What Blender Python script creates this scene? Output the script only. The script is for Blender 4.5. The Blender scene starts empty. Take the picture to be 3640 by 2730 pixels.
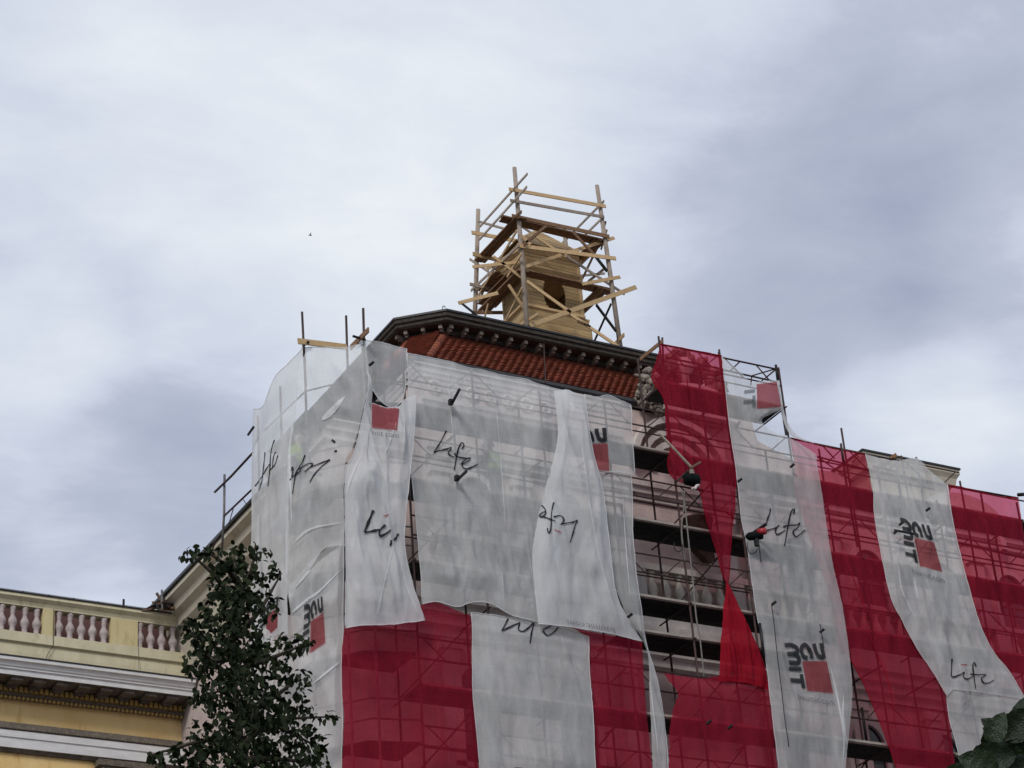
import bpy, bmesh, math, random
from mathutils import Vector, Matrix, noise
from mathutils.bvhtree import BVHTree
import numpy as np
random.seed(7)
S = bpy.context.scene
COL = S.collection
R = math.radians

# ------------------------------------------------------------------ camera
YAW, PIT, ROL, FPX = R(30.66), R(28.75), R(-4.55), 8143.7      # facade axes: +X along the front, +Y into the building
CAM = Vector((0, 0, 1.6))
fw = Vector((math.sin(YAW)*math.cos(PIT), math.cos(YAW)*math.cos(PIT), math.sin(PIT)))
r0 = fw.cross(Vector((0, 0, 1))).normalized()
u0 = r0.cross(fw)
rt = math.cos(ROL)*r0 + math.sin(ROL)*u0
up = -math.sin(ROL)*r0 + math.cos(ROL)*u0
cd = bpy.data.cameras.new('camera')
cd.sensor_width = 36; cd.sensor_fit = 'HORIZONTAL'; cd.lens = FPX/3640*36
cd.clip_start = 0.1; cd.clip_end = 3000
cam = bpy.data.objects.new('camera', cd); COL.objects.link(cam)
M3 = Matrix((rt, up, -fw)).transposed()
cam.matrix_world = Matrix.Translation(CAM) @ M3.to_4x4()
S.camera = cam

# survey helpers: a sighting (in photograph pixels) intersected with a known plane of the building
def sight(p):
    return (fw*FPX + rt*(p[0]-1820) - up*(p[1]-1365)).normalized()
def onY(p, Y):
    d = sight(p); return CAM + d*(Y/d.y)
def onX(p, X):
    d = sight(p); return CAM + d*(X/d.x)
def onZ(p, Z):
    d = sight(p); return CAM + d*((Z-1.6)/d.z)
ZT = dict(d=(0, 0, 1/1.6456), z1=(1550, 550, 2.37), z2=(0, 1700, 1.611), z3=(850, 1050, 2.37), z4=(1400, 1100, 2.074),
          z5=(2200, 1150, 2.37), z6=(2200, 1800, 1.7838), z7=(2840, 1450, 1.29625), z8=(1150, 1900, 1.9235),
          y1=(850, 1400, 2.7657), y2=(850, 1900, 1.998), y3=(1300, 1650, 2.212), y4=(2200, 1400, 2.765),
          y5=(2700, 1500, 2.3532), y6=(2600, 2100, 2.1269), y7=(0, 2050, 2.44), y8=(3300, 2300, 3.8588),
          c1=(1500, 1500, 6.9125), c2=(1860, 1760, 8.296), c3=(1270, 1780, 9.217), c4=(2680, 1780, 9.218),
          c5=(2760, 2260, 6.379), c6=(3140, 1820, 6.379), c7=(900, 1540, 6.38), c8=(1000, 1980, 4.608))
def q(k, *pts):
    ox, oy, s = ZT[k]
    out = [(ox+x/s, oy+y/s) for x, y in pts]
    return out if len(out) > 1 else out[0]

# ------------------------------------------------------------------ world: overcast sky
W = bpy.data.worlds.new("World"); S.world = W; W.use_nodes = True
nt = W.node_tree; nt.nodes.clear()
def N(t, **k):
    n = nt.nodes.new(t)
    for a, b in k.items(): setattr(n, a, b)
    return n
def lk(a, b): nt.links.new(a, b)
out = N('ShaderNodeOutputWorld'); bg = N('ShaderNodeBackground'); bg.inputs[1].default_value = 0.1
lk(bg.outputs[0], out.inputs[0])
sky = N('ShaderNodeTexSky', sky_type='NISHITA', sun_disc=False, sun_elevation=R(48), sun_rotation=R(200))
tc = N('ShaderNodeTexCoord')
sep = N('ShaderNodeSeparateXYZ'); lk(tc.outputs['Generated'], sep.inputs[0])
mx = N('ShaderNodeMath', operation='MAXIMUM'); lk(sep.outputs[2], mx.inputs[0]); mx.inputs[1].default_value = .12
dx = N('ShaderNodeMath', operation='DIVIDE'); lk(sep.outputs[0], dx.inputs[0]); lk(mx.outputs[0], dx.inputs[1])
dy = N('ShaderNodeMath', operation='DIVIDE'); lk(sep.outputs[1], dy.inputs[0]); lk(mx.outputs[0], dy.inputs[1])
cmb = N('ShaderNodeCombineXYZ'); lk(dx.outputs[0], cmb.inputs[0]); lk(dy.outputs[0], cmb.inputs[1])
mp = N('ShaderNodeMapping'); lk(cmb.outputs[0], mp.inputs[0])
mp.inputs['Rotation'].default_value = (0, 0, R(28)); mp.inputs['Scale'].default_value = (1.0, 1.3, 1)
mp.inputs['Location'].default_value = (3.1, 1.7, 0)
n1 = N('ShaderNodeTexNoise'); n1.inputs['Scale'].default_value = 1.9; n1.inputs['Detail'].default_value = 5
n1.inputs['Roughness'].default_value = .5; n1.inputs['Distortion'].default_value = .5; lk(mp.outputs[0], n1.inputs[0])
n2 = N('ShaderNodeTexNoise'); n2.inputs['Scale'].default_value = 4.6; n2.inputs['Detail'].default_value = 7
n2.inputs['Roughness'].default_value = .64; n2.inputs['Distortion'].default_value = .3; lk(mp.outputs[0], n2.inputs[0])
m = N('ShaderNodeMath', operation='MULTIPLY_ADD'); lk(n1.outputs[0], m.inputs[0]); m.inputs[1].default_value = .55; m.inputs[2].default_value = .06
a2 = N('ShaderNodeMath', operation='MULTIPLY_ADD'); lk(n2.outputs[0], a2.inputs[0]); a2.inputs[1].default_value = .52; lk(m.outputs[0], a2.inputs[2])
acc = a2
# cloud masses: bright tops and heavy undersides, each at its bearing in the sky
for (x, y, rad, w) in [(200, 100, 9, .10), (650, 120, 8, .09), (1250, 330, 9, .08), (1000, 620, 7, .05), (1620, 520, 7, -.10), (1900, 480, 7, -.12),
                       (2160, 100, 7, -.10), (1780, 640, 6, -.08), (1990, 860, 2.8, .15), (1800, 820, 2.4, .09), (2050, 800, 1.6, .07), (2160, 560, 2.6, .12), (2120, 880, 3, .12),
                       (80, 590, 3.5, -.12), (420, 420, 6, .04), (80, 730, 2.8, .12), (100, 900, 3.5, .06), (330, 1050, 3.5, -.13), (60, 1110, 3.0, -.15),
                       (560, 700, 3.5, .07), (380, 830, 3.5, -.06), (480, 1020, 3.5, -.10), (180, 1230, 2, .08), (2100, 700, 3, -.08)]:
    d = sight((x*1.6456, y*1.6456))
    dn = N('ShaderNodeVectorMath', operation='DOT_PRODUCT'); nm = N('ShaderNodeVectorMath', operation='NORMALIZE')
    lk(tc.outputs['Generated'], nm.inputs[0]); lk(nm.outputs[0], dn.inputs[0]); dn.inputs[1].default_value = d
    mr = N('ShaderNodeMapRange', interpolation_type='SMOOTHERSTEP'); lk(dn.outputs['Value'], mr.inputs[0])
    mr.inputs[1].default_value = math.cos(R(rad)); mr.inputs[2].default_value = 1; mr.inputs[3].default_value = 0; mr.inputs[4].default_value = w
    ad = N('ShaderNodeMath', operation='ADD'); lk(acc.outputs[0], ad.inputs[0]); lk(mr.outputs[0], ad.inputs[1]); acc = ad
ramp = N('ShaderNodeValToRGB'); lk(acc.outputs[0], ramp.inputs[0])
e = ramp.color_ramp.elements
e[0].position = .12; e[0].color = (.37, .41, .55, 1)
e[1].position = .95; e[1].color = (.90, .94, .98, 1)
x = e.new(.45); x.color = (.52, .565, .69, 1)
x = e.new(.60); x.color = (.66, .715, .835, 1)
x = e.new(.74); x.color = (.755, .81, .90, 1)
vm = N('ShaderNodeVectorMath', operation='SCALE'); lk(ramp.outputs[0], vm.inputs[0]); vm.inputs['Scale'].default_value = 8.9
mixs = N('ShaderNodeMixRGB'); mixs.inputs[0].default_value = .94
lk(sky.outputs[0], mixs.inputs[1]); lk(vm.outputs[0], mixs.inputs[2]); lk(mixs.outputs[0], bg.inputs[0])
sd = bpy.data.lights.new('sun', 'SUN'); sd.energy = 1.5; sd.angle = R(14); sd.color = (1, .96, .9)
so = bpy.data.objects.new('sun', sd); COL.objects.link(so)
so.rotation_euler = Vector((-.55, -.55, .62)).to_track_quat('Z', 'Y').to_euler()
S.view_settings.view_transform = 'Standard'; S.view_settings.look = 'None'
S.view_settings.exposure = 0.14; S.view_settings.gamma = 1
S.render.engine = 'CYCLES'
S.cycles.transparent_max_bounces = 32
S.cycles.max_bounces = 8

# ------------------------------------------------------------------ materials
def mat(name, col, col2=None, rough=.8, scale=3.0, sx=(1, 1, 1), bump=.0, bscale=None, metal=0, rnd=.0, stain=None, stscale=1.0, stpos=.58, spec=.3):
    m = bpy.data.materials.new(name); m.use_nodes = True; t = m.node_tree; b = t.nodes['Principled BSDF']
    b.inputs['Roughness'].default_value = rough; b.inputs['Metallic'].default_value = metal
    b.inputs['Specular IOR Level'].default_value = spec
    tc = t.nodes.new('ShaderNodeTexCoord'); mp = t.nodes.new('ShaderNodeMapping'); mp.inputs['Scale'].default_value = sx
    geo = t.nodes.new('ShaderNodeNewGeometry')
    t.links.new(geo.outputs['Position'], mp.inputs[0])
    n = t.nodes.new('ShaderNodeTexNoise'); n.inputs['Scale'].default_value = scale; n.inputs['Detail'].default_value = 6
    n.inputs['Roughness'].default_value = .65
    t.links.new(mp.outputs[0], n.inputs[0])
    rp = t.nodes.new('ShaderNodeValToRGB'); rp.color_ramp.elements[0].position = .35; rp.color_ramp.elements[1].position = .68
    c2 = col2 or tuple(c*.7 for c in col)
    rp.color_ramp.elements[0].color = (*c2, 1); rp.color_ramp.elements[1].color = (*col, 1)
    t.links.new(n.outputs[0], rp.inputs[0]); src = rp.outputs[0]
    if stain:
        n3 = t.nodes.new('ShaderNodeTexNoise'); n3.inputs['Scale'].default_value = stscale; n3.inputs['Detail'].default_value = 8
        n3.inputs['Roughness'].default_value = .7
        m3 = t.nodes.new('ShaderNodeMapping'); m3.inputs['Scale'].default_value = (1.3, 1.3, .35)
        t.links.new(geo.outputs['Position'], m3.inputs[0]); t.links.new(m3.outputs[0], n3.inputs[0])
        r3 = t.nodes.new('ShaderNodeMapRange'); r3.inputs[1].default_value = stpos; r3.inputs[2].default_value = stpos+.14
        r3.inputs[4].default_value = .8
        t.links.new(n3.outputs[0], r3.inputs[0])
        mm = t.nodes.new('ShaderNodeMixRGB'); t.links.new(r3.outputs[0], mm.inputs[0]); t.links.new(src, mm.inputs[1])
        mm.inputs[2].default_value = (*stain, 1); src = mm.outputs[0]
    if rnd:
        oi = t.nodes.new('ShaderNodeObjectInfo'); hs = t.nodes.new('ShaderNodeHueSaturation')
        mr = t.nodes.new('ShaderNodeMapRange'); mr.inputs[3].default_value = 1-rnd; mr.inputs[4].default_value = 1+rnd
        t.links.new(oi.outputs['Random'], mr.inputs[0]); t.links.new(mr.outputs[0], hs.inputs['Value'])
        t.links.new(src, hs.inputs['Color']); src = hs.outputs[0]
    t.links.new(src, b.inputs['Base Color'])
    if bump:
        nb = t.nodes.new('ShaderNodeTexNoise'); nb.inputs['Scale'].default_value = bscale or scale*6; nb.inputs['Detail'].default_value = 6
        t.links.new(mp.outputs[0], nb.inputs[0])
        bp = t.nodes.new('ShaderNodeBump'); bp.inputs['Strength'].default_value = bump; bp.inputs['Distance'].default_value = .03
        t.links.new(nb.outputs[0], bp.inputs['Height']); t.links.new(bp.outputs[0], b.inputs['Normal'])
    return m
M = {}
M['plaster'] = mat('aged pink cream plaster', (.62, .52, .48), (.46, .37, .345), .9, 1.6, (1, 1, 1), .4, 14, stain=(.20, .15, .12), stscale=1.4, stpos=.60)
M['trim'] = mat('white stone trim', (.66, .61, .57), (.52, .46, .43), .85, 3, (1, 1, .5), .3, 20, stain=(.16, .13, .11), stscale=3, stpos=.62)
M['cream'] = mat('cream painted stone', (.52, .47, .37), (.43, .38, .30), .85, 2.2, (1, 1, 2), .3, 18, stain=(.17, .14, .11), stscale=2.2, stpos=.62)
M['yellow'] = mat('yellow ochre plaster', (.80, .60, .29), (.72, .50, .21), .9, 1.4, (1, 1, .4), .2, 15, stain=(.50, .28, .09), stscale=1.6, stpos=.55)
M['yellowpale'] = mat('pale yellow balustrade paint', (.66, .60, .42), (.54, .49, .33), .9, 3, (1, 1, .5), .25, 18, stain=(.26, .22, .14), stscale=2.2, stpos=.57)
M['ped'] = mat('yellow pedestal paint', (.64, .55, .31), (.56, .47, .25), .9, 3, (1, 1, .5), .25, 18, stain=(.34, .27, .12), stscale=2.5, stpos=.6)
M['balu'] = mat('pinkish stone balusters', (.54, .465, .45), (.38, .32, .31), .9, 9, (1, 1, .5), .35, 30, stain=(.22, .17, .15), stscale=5, stpos=.6)
M['white'] = mat('white painted moulding', (.74, .74, .74), (.62, .62, .62), .8, 3, (1, 1, 3), .2, 18, stain=(.26, .25, .25), stscale=2.6, stpos=.64)
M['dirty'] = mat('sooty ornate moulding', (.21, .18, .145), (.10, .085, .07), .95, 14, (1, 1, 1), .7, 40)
M['darkstone'] = mat('dark modillion stone', (.17, .145, .125), (.07, .06, .052), .95, 5, (1, 1, 1), .5, 20)  # very dark stone tone for soffit, modillions, fillet and joint
M['dent'] = mat('yellow dentils', (.45, .31, .10), (.33, .21, .07), .9, 8, (1, 1, 1), .2)
M['brownroof'] = mat('brown painted roof sheet', (.15, .075, .07), (.11, .055, .052), .8, 2, (1, 1, .3), .1)
M['darkwood'] = mat('weathered dark eaves timber', (.085, .07, .058), (.028, .024, .02), .85, 6, (1, 3, 3), .6, 25, stain=(.16, .14, .12), stscale=4, stpos=.62)
M['greyw'] = mat('flaking grey bracket paint', (.33, .30, .25), (.12, .10, .085), .9, 10, (1, 1, 1), .4)
M['tin'] = mat('dark roof sheet', (.05, .048, .05), (.03, .03, .03), .45, 2, metal=.3)
M['tile'] = mat('red clay roof tile', (.27, .078, .042), (.16, .046, .028), .8, 5, (1, 1, 1), .3, 25, rnd=.25)
M['redboard'] = mat('red painted board', (.27, .065, .04), (.20, .05, .03), .8, 3, (1, 1, 1), .2)
M['carve'] = mat('weathered carved stone', (.36, .31, .26), (.13, .11, .09), .9, 7, (1, 1, 1), .6, 30)
M['wood'] = mat('fresh sawn pine', (.60, .42, .23), (.44, .29, .14), .7, 5, (1.5, 1.5, 9), .25, 30, rnd=.18)
M['wood2'] = mat('lantern pine cladding', (.52, .36, .18), (.36, .235, .10), .6, 4, (.8, .8, 9), .2, 30, rnd=.22)
M['woodold'] = mat('weathered grey pole', (.40, .33, .265), (.26, .21, .17), .85, 6, (2, 2, .7), .4, 20, rnd=.2)
M['plank'] = mat('brown scaffold plank', (.27, .155, .085), (.15, .08, .045), .8, 5, (2, 2, 6), .4, 25, rnd=.25)
M['steel'] = mat('dark rusty scaffold tube', (.085, .05, .045), (.045, .028, .026), .6, 8, metal=.4, rnd=.15)
M['steelg'] = mat('grey galvanised tube', (.22, .21, .21), (.12, .11, .11), .5, 8, metal=.5)
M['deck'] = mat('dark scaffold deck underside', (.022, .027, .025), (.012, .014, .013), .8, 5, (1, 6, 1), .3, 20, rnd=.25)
M['toe'] = mat('pale deck edge board', (.40, .36, .31), (.27, .24, .21), .85, 6, (1, 1, 4), .2)
M['glass'] = mat('dark window glass', (.03, .032, .035), (.02, .02, .022), .08, 2, spec=.6)
M['balw'] = mat('cream stone balusters', (.72, .68, .60), (.58, .53, .46), .85, 5, bump=.2)
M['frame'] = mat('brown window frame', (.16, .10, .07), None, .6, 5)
M['black'] = mat('black steel', (.012, .012, .014), None, .5, 5)
M['motor'] = mat('dark green hoist motor', (.007, .010, .011), (.004, .006, .006), .8, 9, spec=.08)
M['redm'] = mat('red enamel', (.42, .03, .04), None, .35, 6)
M['bucket'] = mat('brown rusty tub', (.10, .05, .035), (.05, .025, .02), .7, 8)
M['rope'] = mat('grey hemp rope', (.24, .22, .20), (.14, .13, .12), .9, 30)
M['bark'] = mat('tree bark', (.07, .055, .04), (.035, .028, .02), .9, 12, (1, 1, .4), .6)
M['skin'] = mat('skin', (.50, .28, .19), None, .6, 8)
M['hivis'] = mat('yellow green high visibility cloth', (.50, .80, .06), (.40, .66, .04), .6, 8)
M['cloth'] = mat('dark work clothes', (.04, .045, .07), None, .9, 8)
M['helmet'] = mat('white helmet shell', (.75, .72, .65), None, .3, 8)
M['stripe'] = mat('grey reflective tape', (.55, .56, .56), None, .3, 8)
M['asphalt'] = mat('asphalt', (.06, .06, .06), (.045, .045, .045), .9, 3, bump=.2)
M['bird'] = mat('dark bird plumage', (.05, .05, .05), None, .9, 8)
def leafmat():
    m = mat('leaf green', (.025, .037, .012), (.012, .020, .007), .75, 9, rnd=.35, spec=.12)
    return m
M['leaf'] = leafmat()

def netmat(name, col, tcol, op, spread=.16, trans=.35):
    m = bpy.data.materials.new(name); m.use_nodes = True; t = m.node_tree; t.nodes.clear()
    A = t.nodes.new; L = t.links.new
    o = A('ShaderNodeOutputMaterial'); mix = A('ShaderNodeMixShader'); tr = A('ShaderNodeBsdfTransparent')
    tr.inputs[0].default_value = (*tcol, 1)
    mx2 = A('ShaderNodeMixShader'); mx2.inputs[0].default_value = trans
    df = A('ShaderNodeBsdfDiffuse'); tl = A('ShaderNodeBsdfTranslucent')
    geo = A('ShaderNodeNewGeometry')
    mp = A('ShaderNodeMapping'); mp.inputs['Scale'].default_value = (1.0, 1.0, .35); L(geo.outputs['Position'], mp.inputs[0])
    n = A('ShaderNodeTexNoise'); n.inputs['Scale'].default_value = 2.2; n.inputs['Detail'].default_value = 7; n.inputs['Roughness'].default_value = .62
    L(mp.outputs[0], n.inputs[0])
    # fine woven threads: crossing bands along x/y and z
    def band(sc, seed):
        mm = A('ShaderNodeMapping'); mm.inputs['Scale'].default_value = sc; mm.inputs['Location'].default_value = (seed, 0, 0)
        L(geo.outputs['Position'], mm.inputs[0])
        nn = A('ShaderNodeTexNoise'); nn.inputs['Scale'].default_value = 1; nn.inputs['Detail'].default_value = 3; L(mm.outputs[0], nn.inputs[0])
        return nn.outputs[0]
    b1 = band((55, 55, 1.2), 0); b2 = band((1.2, 1.2, 55), 5)
    ad = A('ShaderNodeMath'); ad.operation = 'ADD'; L(b1, ad.inputs[0]); L(b2, ad.inputs[1])
    mr = A('ShaderNodeMapRange'); mr.inputs[1].default_value = .7; mr.inputs[2].default_value = 1.3
    mr.inputs[3].default_value = -spread*.25; mr.inputs[4].default_value = spread*.25; L(ad.outputs[0], mr.inputs[0])
    mr2 = A('ShaderNodeMapRange'); mr2.inputs[1].default_value = .3; mr2.inputs[2].default_value = .7
    mr2.inputs[3].default_value = op-spread*.6; mr2.inputs[4].default_value = op+spread*.6; L(n.outputs[0], mr2.inputs[0])
    s = A('ShaderNodeMath'); s.operation = 'ADD'; s.use_clamp = True; L(mr.outputs[0], s.inputs[0]); L(mr2.outputs[0], s.inputs[1])
    L(s.outputs[0], mix.inputs[0])
    rp = A('ShaderNodeMixRGB'); L(n.outputs[0], rp.inputs[0]); rp.inputs[1].default_value = (*[c*.86 for c in col], 1); rp.inputs[2].default_value = (*col, 1)
    L(rp.outputs[0], df.inputs[0]); L(rp.outputs[0], tl.inputs[0])
    nb = A('ShaderNodeTexNoise'); nb.inputs['Scale'].default_value = 3.5; nb.inputs['Detail'].default_value = 4; L(mp.outputs[0], nb.inputs[0])
    bp = A('ShaderNodeBump'); bp.inputs['Strength'].default_value = .4; bp.inputs['Distance'].default_value = .10; L(nb.outputs[0], bp.inputs['Height'])
    L(bp.outputs[0], df.inputs['Normal']); L(bp.outputs[0], tl.inputs['Normal'])
    L(df.outputs[0], mx2.inputs[1]); L(tl.outputs[0], mx2.inputs[2])
    L(tr.outputs[0], mix.inputs[1]); L(mx2.outputs[0], mix.inputs[2]); L(mix.outputs[0], o.inputs[0])
    return m
M['netw'] = netmat('white scaffold netting', (.88, .885, .88), (.95, .96, .96), .60, .17)
M['nett'] = netmat('thin grey scaffold netting', (.86, .865, .86), (.95, .96, .96), .50, .16)
M['netd'] = netmat('dense white scaffold netting', (.88, .885, .89), (.95, .96, .96), .76, .12)
M['netr'] = netmat('crimson scaffold netting', (.50, .030, .065), (.86, .29, .39), .45, .14)
M['netrd'] = netmat('bunched crimson netting', (.48, .018, .040), (.75, .14, .2), .72, .10)
M['ink'] = netmat('black printed ink', (.028, .032, .038), (.5, .5, .5), .88, .08)
M['inkg'] = netmat('faded grey printed ink', (.20, .21, .22), (.8, .8, .8), .6, .1)
M['inkl'] = netmat('dark grey printed logo ink', (.05, .055, .062), (.5, .5, .5), .8, .1)
M['inkr'] = netmat('dusty red printed ink', (.38, .115, .125), (.85, .40, .43), .55, .12)

# ------------------------------------------------------------------ mesh helpers
class MB:
    def __init__(s): s.v = []; s.f = []
    def add(s, vs, fs):
        o = len(s.v); s.v += [tuple(v) for v in vs]; s.f += [tuple(i+o for i in f) for f in fs]; return s
    def box(s, a, b):
        x0, y0, z0 = a; x1, y1, z1 = b
        return s.add([(x0, y0, z0), (x1, y0, z0), (x1, y1, z0), (x0, y1, z0), (x0, y0, z1), (x1, y0, z1), (x1, y1, z1), (x0, y1, z1)],
                     [(0, 3, 2, 1), (4, 5, 6, 7), (0, 1, 5, 4), (1, 2, 6, 5), (2, 3, 7, 6), (3, 0, 4, 7)])
    def beam(s, p, r_, w, h, side=None):
        p = Vector(p); r_ = Vector(r_); d = (r_-p).normalized()
        if side is None: side = Vector((0, 1, 0)) if abs(d.y) < .8 else Vector((1, 0, 0))
        side = Vector(side); b = d.cross(side).normalized(); a = b.cross(d).normalized()
        vs = []
        for c in (p, r_):
            for i, j in ((-1, -1), (1, -1), (1, 1), (-1, 1)): vs.append(c + a*(i*w/2) + b*(j*h/2))
        return s.add(vs, [(0, 1, 2, 3), (7, 6, 5, 4), (0, 4, 5, 1), (1, 5, 6, 2), (2, 6, 7, 3), (3, 7, 4, 0)])
    def tube(s, pts, rads, n=8):
        pts = [Vector(p) for p in pts]
        if not isinstance(rads, (list, tuple)): rads = [rads]*len(pts)
        rings = []
        for i, p in enumerate(pts):
            d = (pts[min(i+1, len(pts)-1)] - pts[max(i-1, 0)]).normalized()
            a = d.orthogonal().normalized() if i == 0 else (rings[-1][1] - d*rings[-1][1].dot(d)).normalized()
            rings.append((p, a, d.cross(a), rads[i]))
        vs = []
        for p, a, b, r_ in rings:
            for k in range(n):
                t = 2*math.pi*k/n; vs.append(p + a*(math.cos(t)*r_) + b*(math.sin(t)*r_))
        fs = [(i*n+k, i*n+(k+1) % n, (i+1)*n+(k+1) % n, (i+1)*n+k) for i in range(len(pts)-1) for k in range(n)]
        fs += [tuple(range(n))[::-1], tuple((len(pts)-1)*n+k for k in range(n))]
        return s.add(vs, fs)
    def lathe(s, c, prof, n=10):
        c = Vector(c); vs = []
        for r_, z in prof:
            for k in range(n):
                t = 2*math.pi*k/n; vs.append((c.x+math.cos(t)*r_, c.y+math.sin(t)*r_, c.z+z))
        m_ = len(prof)
        fs = [(i*n+k, i*n+(k+1) % n, (i+1)*n+(k+1) % n, (i+1)*n+k) for i in range(m_-1) for k in range(n)]
        fs += [tuple(range(n))[::-1], tuple((m_-1)*n+k for k in range(n))]
        return s.add(vs, fs)
    def sweep(s, prof, path):
        # prof: (inward offset, z) ring; path: xy points, inward is to the LEFT of travel... chosen by sign
        P = [Vector((a, b)) for a, b in path]; cols = []
        for i, p in enumerate(P):
            ds = []
            if i > 0: ds.append((p-P[i-1]).normalized())
            if i < len(P)-1: ds.append((P[i+1]-p).normalized())
            ns = [Vector((d.y, -d.x)) for d in ds]      # right-hand normal
            nn = sum(ns, Vector((0, 0))).normalized(); k = 1/max(.3, nn.dot(ns[0]))
            cols.append([(p.x+nn.x*o*k, p.y+nn.y*o*k, z) for o, z in prof])
        n = len(prof); vs = [v for c in cols for v in c]
        fs = [(i*n+k, (i+1)*n+k, (i+1)*n+(k+1) % n, i*n+(k+1) % n) for i in range(len(P)-1) for k in range(n)]
        fs += [tuple(range(n)), tuple((len(P)-1)*n+k for k in range(n))[::-1]]
        return s.add(vs, fs)
    def mesh(s, name, smooth=False):
        me = bpy.data.meshes.new(name); me.from_pydata(s.v, [], s.f); me.update()
        bm = bmesh.new(); bm.from_mesh(me); bmesh.ops.recalc_face_normals(bm, faces=bm.faces); bm.to_mesh(me); bm.free()
        if smooth:
            for p in me.polygons: p.use_smooth = True
        return me
    def build(s, name, m_, parent=None, smooth=False, **k):
        return link(name, s.mesh(name, smooth), m_, parent, **k)
def link(name, me, m_, parent=None, mw=None, **k):
    if m_ and not me.materials: me.materials.append(M[m_] if isinstance(m_, str) else m_)
    o = bpy.data.objects.new(name, me); COL.objects.link(o)
    if mw is not None: o.matrix_world = mw
    if parent is not None:
        o.parent = parent; o.matrix_parent_inverse = Matrix.Translation(-parent.location)
    for a, b in k.items(): o[a] = b
    return o
def thing(name, label, cat, loc, group=None):
    o = bpy.data.objects.new(name, None); o.location = loc; COL.objects.link(o)
    o['label'] = label; o['category'] = cat
    if group: o['group'] = group
    return o
def tag(o, label, cat, group=None):
    o['label'] = label; o['category'] = cat
    if group: o['group'] = group
    return o
def cr(pts, n=6):
    if len(pts) < 3 or n < 2:
        return [Vector(p) for p in pts]
    P = [Vector(p) for p in pts]; P = [2*P[0]-P[1]] + P + [2*P[-1]-P[-2]]; o = []
    for i in range(1, len(P)-2):
        a, b, c, d = P[i-1:i+3]
        for k in range(n):
            t = k/n
            o.append(.5*((2*b)+(c-a)*t+(2*a-5*b+4*c-d)*t*t+(3*b-a-3*c+d)*t**3))
    o.append(P[-2]); return o

# ================================================================== THE SETTING
MB().add([(-600, -600, 0), (900, -600, 0), (900, 900, 0), (-600, 900, 0)], [(0, 1, 2, 3)]).build('ground', 'asphalt', kind='structure')

# ------------------------------------------------------------------ main building
YF = 42.0
main = thing('palace_building', 'large pale palace wing wrapped in scaffolding, with a red tiled mansard roof', 'building', (22, 45, 0))
def part(mb, name, m_, parent=main, **k): return mb.build(name, m_, parent, **k)
part(MB().box((22.35, YF, 0), (31.0, 51.5, 28.35)), 'wall', 'plaster')
part(MB().box((20.3, 42.9, 0), (22.35, 45.8, 26.9)), 'wall', 'plaster')
part(MB().box((20.31, 45.8, 0), (22.35, 60, 25.6)), 'wall', 'plaster')
part(MB().box((31.0, YF+.25, 0), (60, 60, 26.35)), 'wall', 'plaster')
part(MB().box((20.0, 46.5, 0), (20.3, 60, 25.0)), 'wall', 'plaster')

def cornice(name, m_, prof, path, parent=main): return MB().sweep(prof, path).build(name, m_, parent)
fpath = [(60, YF+.25), (31.0, YF+.25), (31.0, YF), (22.35, YF), (22.35, 42.9), (20.3, 42.9), (20.3, 52)]
# sweep offset: outwards is to the right of travel when walking -X ... walking -x, right-hand normal is +y (inwards) so outwards is negative
def mould(z0, z1, d, steps=3):
    pr = [(.05, z1)]; h = (z1-z0)/steps
    for i in range(steps):
        dd = d*(1-i/steps)
        pr += [(-dd, z1-h*i), (-dd+.02, z1-h*(i+.72)), (-dd*(1-.35/steps)+.02, z1-h*(i+.72))]
    pr += [(.05, z0)]
    seen = []
    for p in pr:
        if not seen or (abs(p[0]-seen[-1][0])+abs(p[1]-seen[-1][1])) > 1e-4: seen.append(p)
    return seen
cornice('cornice', 'trim', mould(21.35, 22.25, .55, 4), [(60, YF+.25), (31.003, YF+.25), (31.003, YF-.003), (20.3, YF-.003)])
cornice('string_course', 'trim', mould(25.75, 26.2, .28, 3), [(31.006, YF-.006), (22.344, YF-.006)])
cornice('frieze_moulding', 'trim', mould(28.06, 28.40, .16, 3), [(27.9, YF), (22.34, YF), (22.34, 44)])
cornice('frieze_moulding', 'trim', mould(27.25, 27.5, .18, 2), [(27.9, YF), (22.338, YF)])
cornice('parapet_cornice', 'trim', mould(26.35, 26.9, .30, 3), [(60, YF+.25), (31.02, YF+.25)])
cornice('cornice', 'trim', mould(26.4, 26.95, .35, 3), [(22.3, 42.9), (20.3, 42.9), (20.3, 45.8)])
# long side eaves cornice running back, black gutter on top
MB().sweep([(.9, 25.62), (-.50, 25.62), (-.53, 25.46), (-.36, 25.34), (-.33, 25.16), (-.18, 25.05), (-.15, 24.86), (0, 24.70), (.02, 24.3), (.06, 23.6), (.9, 23.6)],
           [(19.85, 43.2), (19.85, 51.6)]).build('side_cornice', 'cream', main)
MB().box((19.27, 43.2, 25.63), (21.2, 51.9, 25.71)).build('gutter', 'tin', main)
MB().box((19.95, 46.0, 10), (20.35, 52, 23.62)).build('wall', 'plaster', main)

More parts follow.
